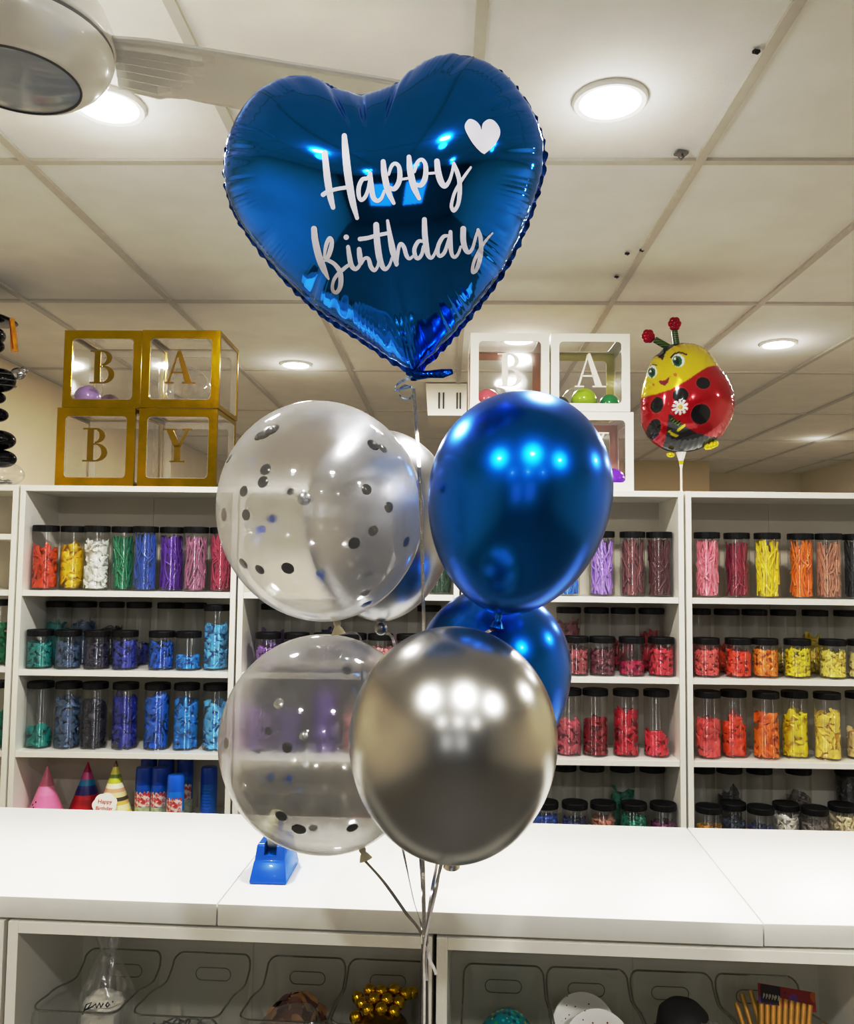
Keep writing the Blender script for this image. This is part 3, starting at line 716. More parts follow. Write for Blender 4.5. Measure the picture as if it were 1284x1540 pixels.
small_balloon(132, 585, .105, .048, (186, 160, 208), 'lilac balloon inside the upper gold box B', zu)
small_balloon(165, 590, .19, .040, (156, 112, 130), 'mauve balloon inside the upper gold box B, behind the lilac one', zu)
small_balloon(283, 570, .11, .085, (220, 220, 220), 'clear balloon inside the gold box with letter A', zu, MT['small_clear'])
zw = zt
aYw = a_mid(831, 955, zw); aAw = aYw-.012; aBw = aAw-.296; aBw2 = aYw-.293
letter_box(aBw2, .02+BS/2, zw, BS, 'B', False, 'white framed clear box largely hidden behind the front blue balloon, beside box Y')
letter_box(aYw, .02+BS/2, zw, BS, 'Y', False, 'white framed clear box with letter Y, below box A', backcol=(226, 176, 160))
letter_box(aBw, .02+BS/2, zw+BS+.0012, BS, 'B', False, 'white framed clear box with letter B and pink balloon, under heart tip', backcol=(222, 160, 100))
letter_box(aAw, .02+BS/2, zw+BS+.0012, BS, 'A', False, 'white framed clear box with letter A and green balloons', backcol=(214, 206, 100))
zu2 = zw+BS+.0012+.003
small_balloon(733, 590, .085, .045, (226, 120, 134), 'pink balloon inside the upper white box B', zu2)
small_balloon(878, 585, .085, .048, (172, 200, 22), 'lime green balloon inside the white box A', zu2)
small_balloon(916, 590, .10, .038, (14, 150, 80), 'emerald green balloon inside the white box A', zu2)
small_balloon(842, 595, .125, .036, (70, 76, 72), 'dark grey balloon inside the white box A', zu2)
small_balloon(868, 560, .215, .064, (220, 220, 220), 'large clear balloon at the back inside the white box A', zu2, MT['small_clear'])
small_balloon(922, 715, .12, .045, (150, 60, 220), 'violet balloon inside the white box Y', zw+.003)

# ------------------------------------------------------------------ counter: low bookcases, worktops, bins
CX, CY, CA = -.8184, 1.62724, -.04012
def C(a_, b_, z_): return Vector((CX+a_*math.cos(CA)-b_*math.sin(CA), CY+a_*math.sin(CA)+b_*math.cos(CA), z_))
ZW = 1.105
def low_case(a0, label):
    r = thing('low_bookcase', label, 'bookcase', C(a0, 0, 0), CA, 'low white bookcases under the counter top')
    for x in (0, BW-T):
        m = MB(); m.box(x, x+T, 0, BD, 0, 1.06, bev=.001); m.build('side_panel', MT['board'], r)
        h = MB()
        for b_ in (.04, .23):
            for k in range(9): h.lathe([(.0025, 0), (.0001, .0002)], 8, c=(0, 0, 0))
    m = MB(); m.box(T, BW-T, 0, BD-.006, 1.038, 1.0595, bev=.001); m.build('top_panel', MT['board'], r)
    for z in (.69, .37, .07):
        m = MB(); m.box(T+.0005, BW-T-.0005, .004, BD-.008, z-.02, z, bev=.001); m.build('shelf', MT['board'], r)
    m = MB(); m.box(T, BW/2-.0015, BD-.007, BD-.002, .05, 1.04); m.box(BW/2+.0015, BW-T, BD-.007, BD-.002, .05, 1.04); m.box(BW/2-.01, BW/2+.01, BD-.0045, BD-.001, .05, 1.04); m.build('back_panel', MT['backboard'], r)
    return r
low_case(-.808, 'low white bookcase just showing its side at the left photo edge')
low_case(0, 'low white bookcase left of the gathered ribbons, bins inside')
low_case(.808, 'low white bookcase right of the gathered ribbons, bins inside')
def worktop(poly, label):
    m = MB(); bm = bmesh.new()
    lo = [bm.verts.new(C(a, b, 1.0655)) for a, b in poly]; hi = [bm.verts.new(C(a, b, ZW)) for a, b in poly]; n = len(poly)
    bm.faces.new(lo[::-1]); bm.faces.new(hi)
    for k in range(n): bm.faces.new((lo[k], lo[(k+1) % n], hi[(k+1) % n], hi[k]))
    bmesh.ops.bevel(bm, geom=bm.edges[:], offset=.0015, segments=2, profile=.5, affect='EDGES')
    m.bm(bm); return tag(m.build('worktop', MT['worktop'], angle=.6), label, 'counter top', 'white counter top slabs')
CD = .567
s1, s2 = .3995, .3995+.992
worktop([(-.85, 0), (s1-.0012, 0), (s1-.0012, CD), (-.85, CD)], 'white counter slab at the left, ending at the tape dispenser seam')
worktop([(s1+.0012, 0), (s2-.001, 0), (s2-.001, CD), (s1+.0012, CD)], 'long white middle counter slab carrying the tape dispenser')
worktop([(s2+.0015, .002), (s2+1.0, .040), (s2+1.0, CD+.03), (s2+.0015, CD)], 'white counter slab at the right past the diagonal seam')

def bin_profile(w, d, hb, hf, dip):
    """rim line of an open bin: list of (x, y, z) around, starting front left"""
    r = .02; pts = []
    for cx, cy, a0 in ((w/2-r, d-r, 0), (-w/2+r, d-r, PI/2), (-w/2+r, r, PI), (w/2-r, r, 3*PI/2)):
        for k in range(6):
            a = a0+PI/2*k/5; pts.append((cx+r*math.cos(a), cy+r*math.sin(a)))
    # densify the straight runs
    out = []
    for i in range(len(pts)):
        p, q = pts[i], pts[(i+1) % len(pts)]; L = math.hypot(q[0]-p[0], q[1]-p[1]); k = max(1, int(L/.015))
        for t in range(k): out.append((p[0]+(q[0]-p[0])*t/k, p[1]+(q[1]-p[1])*t/k))
    def zz(y):
        t = y/d
        pts_ = [(0, hf-.003), (.10, hf-.001), (.30, hf-.006), (.80, dip), (.90, dip+.012), (.96, hb-.006), (1, hb)]
        for (a, za), (b, zb) in zip(pts_, pts_[1:]):
            if t <= b: s = (t-a)/(b-a); s = s*s*(3-2*s); return za+(zb-za)*s
        return hb
    return [(x, y, zz(y)) for x, y in out]
def plastic_bin(a, b_, label, w=.166, d=.235, hb=.215, hf=.206, dip=.178):
    r = thing('clear_bin', label, 'storage bin', C(a, b_, .6906), CA, 'clear plastic bins')
    rim = bin_profile(w, d, hb, hf, dip); n = len(rim); m = MB(); vs = []; fs = []
    for t in (0, .04, .5, 1):
        k = .90+.10*t
        for x, y, z in rim: vs.append((x*k, d/2+(y-d/2)*k, .001+(z-.001)*t))
    for i in range(3):
        for k in range(n): fs.append((i*n+k, i*n+(k+1) % n, (i+1)*n+(k+1) % n, (i+1)*n+k))
    fs.append(tuple(range(n-1, -1, -1))); m.add(vs, fs); m.build('bin_body', MT['bin'], r, True, angle=.9)
    m = MB(); m.tube(rim, .0021, 6, closed=True); m.build('rim', MT['binrim'], r, True)
    for y, zc in ((d*.985, hb-.042), (.006, hf-.05)):
        hr = rrect(.075, .026, .0125); m = MB(); m.tube([(x, y, zc+z) for x, z in hr], .0011, 5, closed=True); m.build('handle', MT['binrim'], r, True)
    return r
def a_low(px, b_, z_):
    lo, hi = -1.2, 2.2
    for _ in range(50):
        mid = (lo+hi)/2
        if proj(C(mid, b_, z_))[0] < px: lo = mid
        else: hi = mid
    return lo
BINS = [(110, 'a knotted bag', 'clear bin holding a knotted bag, farthest left on the counter shelf'), (262, '', 'clear bin holding loose clear packets, beside the knotted bag bin'), (424, '', 'clear bin holding brown leaf shapes in film'), (572, '', 'clear bin holding gold baubles, next to the ribbons'),
        (762, '', 'clear bin holding a teal confetti packet'), (903, '', 'clear bin holding white spotted plates'), (1042, '', 'clear bin holding a bagged black hat'), (1182, '', 'clear bin holding gold candles with a header card')]
ba = []
for px, _, lb in BINS:
    a = a_low(px, .012, .87); a = min(a, .692) if px < 640 else max(a, .808+.106); a = max(a, ba[-1]+.171) if ba else a; ba.append(a); plastic_bin(a, .012, lb)
def inbin(i, x, y, z): return C(ba[i]+x, .012+y, .6906+z)
def blob(m, c, rx, ry, rz, seed, nu=28, nv=18, amp=.14, mi=0):
    rs = np.random.RandomState(seed); K = rs.normal(size=(7, 3))*3.2; ph = rs.uniform(0, 6, 7); vs = []; fs = []
    for j in range(nv+1):
        t = PI*j/nv
        for k in range(nu):
            a = 2*PI*k/nu; d = np.array([math.sin(t)*math.cos(a), math.sin(t)*math.sin(a), math.cos(t)])
            s = 1+amp*np.mean(np.abs(np.sin(K@d+ph)))*2-amp
            vs.append((c[0]+rx*s*d[0], c[1]+ry*s*d[1], c[2]+rz*s*d[2]))
    for j in range(nv):
        for k in range(nu): fs.append((j*nu+k, (j+1)*nu+k, (j+1)*nu+(k+1) % nu, j*nu+(k+1) % nu))
    m.add(vs, fs, mi)
def binthing(i, name, label, cat):
    return thing(name, label, cat, inbin(i, 0, 0, 0), CA)
ink = pm('marker_ink', srgb(30, 28, 26), .5, var=.02)
# knotted bag
t = binthing(0, 'plastic_bag', 'clear knotted plastic bag with marker scribble, standing in a bin', 'plastic bag')
m = MB(); prof = []
for k in range(30):
    s = k/29; z = .012+.30*s; r = .058*(1-.15*s) if s < .55 else .058*.9*(1-((s-.55)/.3)**1.3*.8) if s < .8 else .012+.022*(s-.8)/.2
    prof.append((max(.006, r), z))
bm = MB(); n = 40; vs = []; fs = []; rs = np.random.RandomState(4)
for i, (r, z) in enumerate(prof):
    for k in range(n):
        a = 2*PI*k/n; rr = r*(1+.07*math.sin(5*a+z*40)+.05*math.sin(9*a-z*70)); vs.append((.012+rr*math.cos(a), .12+rr*math.sin(a)*.9, z))
for i in range(len(prof)-1):
    for k in range(n): fs.append((i*n+k, i*n+(k+1) % n, (i+1)*n+(k+1) % n, (i+1)*n+k))
bm.add(vs, fs); bm.build('bag_body', MT['bagfilm'], t, True, angle=1.5)
m = MB(); m.box(-.03, .04, .09, .14, .02, .15, bev=.004); blob(m, (.008, .115, .165), .036, .028, .02, 5, amp=.3); m.build('paper_insert', MT['white_card'], t, angle=.6)
m = MB()
def scrib(pts, y=.045):
    m.tube([(x-.01, y+.004*math.sin(x*60), z+.075) for x, z in pts], .0013, 5)
scrib([(.006, .10), (.012, .118), (.022, .122), (.016, .112), (.010, .108), (.024, .114), (.030, .120), (.032, .112), (.038, .122), (.041, .114), (.046, .122)])
scrib([(.052, .120), (.056, .126), (.060, .122), (.055, .117), (.052, .120)]); scrib([(.066, .128), (.067, .129)])
m.build('scribble', ink, t)
# loose clear packets in the second bin
t = binthing(1, 'clear_packet', 'crumpled clear packets lying in the bin beside the knotted bag', 'packet')
m = MB(); blob(m, (-.01, .10, .075), .055, .07, .06, 9, amp=.35); m.build('packet_film', MT['bagfilm'], t, True, angle=1.2)
m = MB()
for k in range(5): m.tube([(-.04+.02*k+.025*math.cos(a), .07+.02*math.sin(a), .15+.008*math.sin(2*a+k)) for a in [2*PI*q/16 for q in range(16)]], .002, 5, closed=True)
m.build('clear_ring', MT['metal'], t, True)
# brown leaves
t = binthing(2, 'leaf_packet', 'brown leaf shaped pieces in crinkled film, filling a bin', 'packet')
brown = [pm('brown_%d' % k, srgb(*c), .5, var=.2, scale=40) for k, c in enumerate([(160, 110, 62), (104, 62, 44), (78, 46, 44), (176, 128, 80)])]
rs = np.random.RandomState(12); m = MB()
for k in range(46):
    L = rs.uniform(.03, .055); q0_ = Quaternion((0, 0, 1), rs.uniform(0, 6)); dv = Vector((rs.normal(), rs.normal(), abs(rs.normal())+.15)).normalized(); o = Vector((dv.x*.056, .115+dv.y*.07, .10+dv.z*.078)); q = ((dv+Vector(rs.normal(size=3))*.25).to_track_quat('Z', 'Y') @ q0_).to_matrix(); vs = []
    for i in range(7):
        v = i/6; wv = L*.42*math.sin(PI*v)**.7+.0005
        vs += [q @ Vector((-wv, L*(v-.5), L*.25*math.sin(PI*v))), q @ Vector((wv, L*(v-.5), L*.25*math.sin(PI*v)+.004))]
    vs = [Vector((max(-.073, min(.073, (o+v).x)), max(.025, min(.205, (o+v).y)), max(.01, (o+v).z))) for v in vs]
    m.add(vs, [(2*i, 2*i+1, 2*i+3, 2*i+2) for i in range(6)], k % 4)
blob(m, (0, .115, .10), .054, .066, .074, 3, amp=.15, mi=1)
m.build('leaf_pieces', brown, t, True)
t.children[0]['kind'] = 'stuff'
m = MB(); blob(m, (.0, .082, .15), .056, .045, .036, 21, amp=.35); m.build('film', MT['bagfilm'], t, True, angle=1.2)
# gold baubles
t = binthing(3, 'gold_foil_bag', 'dark gold foil pieces lying under the baubles in a bin', 'packet')
gold_d = pm('dark_gold', srgb(110, 84, 24), .22, .9, var=.4, scale=30, bump=.5, bscale=60); gold_b = pm('bauble_gold', srgb(228, 186, 30), .16, 1., var=.08)
m = MB(); blob(m, (0, .118, .095), .058, .074, .072, 8, amp=.22); blob(m, (.02, .075, .12), .03, .028, .036, 18, amp=.4); m.build('foil_pieces', gold_d, t, True, angle=.9)
gi = 0
for x, y, z in [(-.056, .158, .170), (-.031, .162, .183), (-.005, .158, .184), (.021, .162, .186), (.046, .160, .180), (-.044, .138, .168), (-.018, .137, .178), (.009, .137, .178), (.034, .139, .172), (-.028, .115, .168), (.0, .113, .172), (-.054, .118, .152), (.026, .116, .166), (.058, .182, .172)]:
    m = MB(); m.sphere((0, 0, 0), .0128, 18, 12); o = m.build('gold_bauble', gold_b, None, True, loc=inbin(3, x*.95, y, z+.004)); gi += 1
    tag(o, 'shiny gold bauble heaped in the bin next to the gathered ribbons', 'bauble', 'gold baubles in the bin')
# teal confetti packet
t = binthing(4, 'confetti_packet', 'teal packet dotted with green and yellow confetti, lying in a bin', 'packet')
def dots_mat(name, base, cols, scale, thr=.16):
    m, nt, out = newmat(name); b = nt.nodes.new('ShaderNodeBsdfPrincipled'); nt.links.new(b.outputs[0], out.inputs[0]); b.inputs['Roughness'].default_value = .3
    tc = nt.nodes.new('ShaderNodeTexCoord'); v = nt.nodes.new('ShaderNodeTexVoronoi'); v.inputs['Scale'].default_value = scale; nt.links.new(tc.outputs['Object'], v.inputs['Vector'])
    cr = nt.nodes.new('ShaderNodeValToRGB'); cr.color_ramp.interpolation = 'CONSTANT'; el = cr.color_ramp.elements
    el[0].position = 0; el[0].color = cols[0]; el[1].position = 1/len(cols); el[1].color = cols[min(1, len(cols)-1)]
    for k in range(2, len(cols)): e = el.new(k/len(cols)); e.color = cols[k]
    sp = nt.nodes.new('ShaderNodeSeparateColor'); nt.links.new(v.outputs['Color'], sp.inputs[0]); nt.links.new(sp.outputs[0], cr.inputs[0])
    lt = nt.nodes.new('ShaderNodeMath'); lt.operation = 'LESS_THAN'; lt.inputs[1].default_value = thr; nt.links.new(v.outputs['Distance'], lt.inputs[0])
    mx = nt.nodes.new('ShaderNodeMix'); mx.data_type = 'RGBA'; nt.links.new(lt.outputs[0], mx.inputs['Factor']); mx.inputs['A'].default_value = base
    nt.links.new(cr.outputs[0], mx.inputs['B']); nt.links.new(mx.outputs['Result'], b.inputs['Base Color']); return m
teal_m = dots_mat('teal_confetti', srgb(10, 116, 124), [srgb(20, 150, 70), srgb(200, 190, 40), srgb(20, 170, 180), srgb(16, 60, 70)], 110, .42)
m = MB(); blob(m, (.004, .115, .095), .062, .075, .082, 31, amp=.1); m.build('packet_body', teal_m, t, True)
# white spotted plates and a black piece
spot_m = dots_mat('spotted_card', srgb(236, 234, 230), [srgb(90, 30, 40), srgb(60, 40, 46)], 75, .13)
for k, (x, y, z, rx, rz_, lb) in enumerate([(-.014, .168, .125, .5, .2, 'white spotted round plate standing behind its twin in the bin'), (.010, .118, .118, .55, -.15, 'white spotted round plate standing in front of its twin, pink bow on it')]):
    t = thing('paper_plate', lb, 'plate', inbin(5, x, y, z), 0)
    t.rotation_euler = (PI/2-rx, 0, CA+rz_)
    m = MB(); m.lathe([(.0001, .004), (.04, .004), (.05, .010), (.066, .012), (.067, .010), (.05, .007), (.04, .001), (.0001, .001)], 44, sx=1., sy=1.0); m.build('disc', spot_m, t, True, angle=.9)
    if k:
        m = MB(); pk2 = pm('pink_bow', srgb(220, 60, 110), .5)
        for sx in (-1, 1): m.sphere((sx*.016+.008, .018, .016), .014, 12, 8, sc=(1.1, .6, .35))
        m.sphere((.008, .018, .018), .006, 10, 6); m.build('bow', pk2, t, True)
m = MB(); m.prism([(-.016, 0), (.018, 0), (.010, .12), (.0, .135), (-.010, .12)], Vector((0, 0, 0)), X_, _z, Vector((0, 1, 0)), .006)
tag(m.build('black_card', MT['black'], None, loc=inbin(5, .058, .10, .035), rotz=-.2), 'pointed black card standing beside the spotted plates', 'card')
# bagged black hat
t = binthing(6, 'black_hat', 'round black hat with pale band, wrapped in clear film in a bin', 'hat')
blackf = pm('black_felt', srgb(26, 25, 26), .7, var=.2, scale=80)
m = MB(); m.lathe([(.066, .132), (.068, .137), (.064, .144), (.052, .148), (.050, .17), (.046, .192), (.032, .206), (.0001, .208)], 40, c=(0, .118, 0), sy=1.1); m.build('felt', blackf, t, True, angle=1.0)
m = MB(); m.lathe([(.0525, .149), (.0515, .162)], 40, c=(0, .118, 0), sy=1.1); m.build('band', pm('pale_band', srgb(190, 184, 176), .5), t, True)
m = MB(); blob(m, (.034, .06, .165), .03, .026, .034, 44, amp=.4); blob(m, (-.03, .06, .14), .03, .03, .022, 45, amp=.4); m.build('film', MT['bagfilm'], t, True, angle=1.2)
# candles with header card
t = binthing(7, 'candle_pack', 'fan of thin gold candles under a printed header card in a bin', 'candles')
gc = pm('gold_candle', srgb(196, 152, 62), .4, .3, var=.15)
for k in range(9):
    m = MB(); x = -.028+.0095*k; m.tube([(x-.02, .05+.002*k, .02), (x+.01+.002*k, .135, .226-.0022*k)], .0052, 8); m.build('candle', gc, t, True, angle=.9)
for k in range(4):
    m = MB(); m.tube([(-.02+.012*k, .06, .02), (-.062+.014*k, .15+.01*(k % 2), .20+.012*(k % 3))], .005, 8); m.build('candle', gc, t, True, angle=.9)
card_m = dots_mat('header_card', srgb(150, 30, 34), [srgb(60, 20, 60), srgb(200, 90, 40), srgb(120, 60, 150)], 40, .4)
cx_, cu, cn = Vector((.85, .12, -.16)).normalized(), None, None
cu = Vector((.1, .45, .9)); cu = (cu-cx_*cu.dot(cx_)).normalized(); cn = cx_.cross(cu)
if cn.y > 0: cn = -cn
m = MB(); m.prism(R4(-.004, -.012, .112, .022), Vector((-.022, .128, .224)), cx_, cu, cn, .002); m.build('header_card', card_m, t)
m = MB(); m.prism(R4(0, -.011, .04, .021), Vector((-.022, .128, .224))+cn*.0022, cx_, cu, cn, .0006); m.build('card_panel', pm('card_black', srgb(30, 20, 26), .4), t)
m = MB()
for k in range(6):
    x = .004+.006*k; m.tube([Vector((-.022, .128, .224))+cn*.0032+cx_*(x+dx)+cu*(dy-.003) for dx, dy in ((0, 0), (.002, .009), (.003+.001*(k % 2), .003), (.004, .008))], .0006, 4)
m.build('card_scribble', MT['white_card'], t)

# ------------------------------------------------------------------ tape dispenser
tp = atz(402, 1331, ZW)
t = thing('tape_dispenser', 'blue tape dispenser with a roll of clear tape on the counter', 'tape dispenser', (tp.x, tp.y+.002, ZW+.0005), CA+.02)
tblue = pm('dispenser_blue', srgb(8, 110, 205), .3, var=.03, coat=.2)
bm = bmesh.new()
def ring(z, hw, y0, y1, slot=None):
    return [(-hw, y0, z), (hw, y0, z), (hw, y1, z), (-hw, y1, z)]
secs = [ring(0, .0365, 0, .128), ring(.004, .037, -.001, .130), ring(.038, .0315, .010, .118), ring(.041, .0305, .013, .116), ring(.068, .0275, .020, .108), ring(.072, .025, .024, .104)]
m = MB(); vs = [p for s_ in secs for p in s_]; fs = []
for i in range(len(secs)-1):
    for k in range(4): fs.append((i*4+k, i*4+(k+1) % 4, (i+1)*4+(k+1) % 4, (i+1)*4+k))
fs.append((3, 2, 1, 0)); fs.append((20, 21, 22, 23)); m.add(vs, fs)
body = m.build('base', tblue, t)
cut = MB(); cut.box(-.0125, .0125, .005, .112, .050, .2); co = cut.build('cutter', tblue)
bev = body.modifiers.new('bev', 'BEVEL'); bev.width = .0035; bev.segments = 3; bev.limit_method = 'ANGLE'
bo = body.modifiers.new('cut', 'BOOLEAN'); bo.operation = 'DIFFERENCE'; bo.object = co; bo.solver = 'EXACT'
co.parent = t
bpy.context.view_layer.update()
dg = bpy.context.evaluated_depsgraph_get(); nm = bpy.data.meshes.new_from_object(body.evaluated_get(dg)); body.modifiers.clear(); body.data = nm; bpy.data.objects.remove(co)
nm.set_sharp_from_angle(angle=.5)
m = MB(); m.lathe([(.022, -.0095), (.036, -.0095), (.037, -.009), (.037, .009), (.036, .0095), (.022, .0095), (.022, -.0095)], 48)
for i, v in enumerate(m.v): m.v[i] = (v[2], v[0]+.062, v[1]+.0895)
tape = pm('tape_roll', srgb(214, 208, 178), .2, var=.05, coat=.4)
m.build('tape_roll', tape, t, True, angle=.6)
m = MB(); m.lathe([(.0001, -.0115), (.0215, -.0115), (.0215, .0115), (.0001, .0115)], 32)
for i, v in enumerate(m.v): m.v[i] = (v[2], v[0]+.062, v[1]+.0895)
m.build('core', tblue, t, True, angle=.6)

# ------------------------------------------------------------------ heart foil balloon
def crop_px(pts, ox, oy, s): return [(ox+p[0]/s, oy+p[1]/s)+tuple(p[2:]) for p in pts]
HO = [(585, 200), (640, 186), (690, 155), (740, 112), (790, 78), (850, 55), (900, 50), (960, 57), (1020, 77), (1075, 110), (1120, 152), (1160, 203), (1195, 257), (1220, 315), (1240, 390), (1241, 460), (1226, 530), (1202, 610), (1173, 690), (1138, 770), (1095, 850), (1040, 930), (978, 1010), (913, 1090), (850, 1158), (795, 1210), (748, 1250),
      (700, 1222), (640, 1185), (580, 1143), (510, 1097), (430, 1047), (360, 990), (290, 925), (230, 860), (170, 790), (112, 710), (70, 640), (45, 570), (34, 500), (38, 430), (52, 360), (80, 290), (115, 235), (160, 188), (220, 152), (290, 132), (345, 130), (400, 148), (460, 178), (520, 198)]
HS = 1284/520
HY = 1.12
HK, HZ0 = .27, 2.28      # the heart leans forward at the top, facing down to the viewer a little
HN = Vector((0, -1, -HK)).normalized()
def ath(px, py, off=0.):
    d = ray(px, py); t_ = (HY-HK*(CAM.z-HZ0)-off)/(d.y+HK*d.z); return CAM+d*t_
def hpl(x, z): return HY-HK*(z-HZ0)
outl = crop_px(HO, 320, 60, HS)
TIP = 26
seg1 = crom(outl[:TIP+1], 12); seg2 = crom(outl[TIP:]+[outl[0]], 12)
opx = np.array(list(seg1)[:-1]+list(seg2)[:-1])
# even spacing by arc length
def resample(P, n):
    P = np.vstack([P, P[:1]]); d = np.r_[0, np.cumsum(np.hypot(*np.diff(P, axis=0).T))]; s = np.linspace(0, d[-1], n, endpoint=False)
    return np.c_[np.interp(s, d, P[:, 0]), np.interp(s, d, P[:, 1])]
NT = 480
op = resample(opx, NT)
o3 = np.array([tuple(ath(x, y)) for x, y in op])
OX, OZ = o3[:, 0], o3[:, 2]
hc = np.array([ath(572, 285).x, ath(572, 285).z])
# membrane height on a grid
G = 150
x0, x1, z0, z1 = OX.min()-.01, OX.max()+.01, OZ.min()-.01, OZ.max()+.01
gxs = np.linspace(x0, x1, G); gzs = np.linspace(z0, z1, G); hx = gxs[1]-gxs[0]; hz = gzs[1]-gzs[0]
GX, GZ = np.meshgrid(gxs, gzs); inside = np.zeros(GX.shape, bool); shr = .975
PX = hc[0]+(OX-hc[0])*shr; PZ = hc[1]+(OZ-hc[1])*shr
for i in range(NT):
    j = (i+1) % NT; c = ((PZ[i] > GZ) != (PZ[j] > GZ)); xi = (PX[j]-PX[i])*(GZ-PZ[i])/(PZ[j]-PZ[i]+1e-12)+PX[i]; inside ^= c & (GX < xi)
u = np.zeros(GX.shape); w1, w2 = 1/hx**2, 1/hz**2
cxs, czs = (G-1)/(x1-x0), (G-1)/(z1-z0)
om = 1.9
par = (np.add.outer(np.arange(G), np.arange(G)) % 2)
for it in range(500):
    for pc in (0, 1):
        nb = np.zeros_like(u)
        nb[1:-1, 1:-1] = (w1*(u[1:-1, :-2]+u[1:-1, 2:])+w2*(u[:-2, 1:-1]+u[2:, 1:-1])+1)/(2*w1+2*w2)
        msk = inside & (par == pc); u[msk] += om*(nb[msk]-u[msk])
HH = np.sqrt(np.maximum(0, 4*u))
def hsamp(x, z):
    fx = np.clip((x-x0)*cxs, 0, G-1.001); fz = np.clip((z-z0)*czs, 0, G-1.001); i = fz.astype(int); j = fx.astype(int); a = fx-j; b = fz-i
    return HH[i, j]*(1-a)*(1-b)+HH[i, j+1]*a*(1-b)+HH[i+1, j]*(1-a)*b+HH[i+1, j+1]*a*b
NR = 64
tt = 1-(1-np.linspace(0, 1, NR))**1.6
rsw = np.random.RandomState(5)
arc = np.r_[0, np.cumsum(np.hypot(np.diff(OX), np.diff(OZ)))]
wr = np.zeros(NT)
for k in range(60): # pinch folds along the seam, bunched
    c0 = rsw.uniform(0, arc[-1]); wd = rsw.uniform(.004, .011); d = np.abs(arc-c0); d = np.minimum(d, arc[-1]-d); wr += rsw.uniform(.4, 1.0)*np.exp(-(d/wd)**2)
fine = np.sin(arc*2*PI/.0075)*(.5+.5*np.sin(arc*2*PI/.09))
def ridx(px, py):
    p = ath(px, py); return int(np.argmin((OX-p.x)**2+(OZ-p.z)**2))
deep = np.zeros(NT); 
for px, py, wd, am in [(543, 140, .006, 1.), (496, 118, .007, .8), (606, 128, .007, .9), (623, 562, .012, .25)]:
    c0 = arc[ridx(px, py)]; d = np.abs(arc-c0); d = np.minimum(d, arc[-1]-d); deep += am*np.exp(-(d/wd)**2)
def heart_side(sign, wrk):
    vs = []; 
    for t in tt:
        X = hc[0]+(OX-hc[0])*shr*t; Z = hc[1]+(OZ-hc[1])*shr*t
        h = .64*hsamp(X, Z) if t < .9999 else np.zeros(NT)
        k = max(0, min(1, (t-.70)/.22)); k = k*k*(3-2*k); e = min(1, (1-t)/.03)
        kd = max(0, min(1, (t-.35)/.45)); kd = kd*kd*(3-2*kd)
        d = wrk*e*(k*(.0030*wr+.0009*fine)+.010*kd*deep)
        h = np.maximum(h-d, 0) if t < .9999 else h
        vs.append(np.c_[X, HY-HK*(Z-HZ0)+sign*h*HN.y, Z+sign*h*HN.z])
    return vs
def ringmesh(name, rings, mats, parent, flip):
    V = np.vstack(rings); n = NT; m = MB(); fs = []
    for i in range(len(rings)-1):
        for k in range(n):
            k2 = (k+1) % n; q = (i*n+k, i*n+k2, (i+1)*n+k2, (i+1)*n+k); fs.append(q if flip else q[::-1])
    m.add(V, fs); return m.build(name, mats, parent, True, angle=1.4)
heart = thing('heart_balloon', 'large blue foil heart balloon with white Happy Birthday lettering', 'balloon', (0, 0, 0))
front = ringmesh('front_foil', heart_side(1, 1.), MT['blue_foil'], heart, False)
back = ringmesh('back_foil', heart_side(-1, .5), MT['blue_foil'], heart, True)
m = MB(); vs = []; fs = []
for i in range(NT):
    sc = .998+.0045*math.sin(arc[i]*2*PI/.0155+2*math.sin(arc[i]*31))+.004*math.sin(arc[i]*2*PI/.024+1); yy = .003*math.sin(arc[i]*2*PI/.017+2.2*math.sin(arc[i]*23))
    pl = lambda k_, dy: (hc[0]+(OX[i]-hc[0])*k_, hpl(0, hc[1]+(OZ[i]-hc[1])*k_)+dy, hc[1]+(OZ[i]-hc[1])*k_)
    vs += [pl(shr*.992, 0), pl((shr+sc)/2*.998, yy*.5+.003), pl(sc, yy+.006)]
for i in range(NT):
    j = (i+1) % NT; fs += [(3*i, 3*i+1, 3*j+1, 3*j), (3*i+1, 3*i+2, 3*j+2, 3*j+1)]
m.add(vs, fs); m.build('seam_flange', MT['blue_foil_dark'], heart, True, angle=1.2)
# filler neck at the tip
HT = ath(623, 562).y
m = MB(); q0 = at(620, 556, HT); q1 = at(645, 562, HT-.012); q2 = at(680, 557, HT-.02)
pts = [q0, at(628, 565, HT-.004), q1, at(665, 561, HT-.016), q2]
rr = [.012, .007, .0055, .007, .004]
m.tube(pts, rr, 10)
for i, v in enumerate(m.v): m.v[i] = (v[0], HT-.01+(v[1]-(HT-.01))*.5+.003*math.sin(v[0]*400), v[2])
m.lathe([(.0045, 0), (.006, .006), (.0045, .012)], 12, c=tuple(at(622, 572, HT)))
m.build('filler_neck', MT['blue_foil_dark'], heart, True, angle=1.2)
bvh_front = BVHTree.FromObject(front, bpy.context.evaluated_depsgraph_get())
def on_heart(px, py, off=.0010):
    d = ray(px, py).normalized(); h, n_, _, _ = bvh_front.ray_cast(CAM, d)
    if h is None: h = ath(px, py, .08)
    return h-d*off
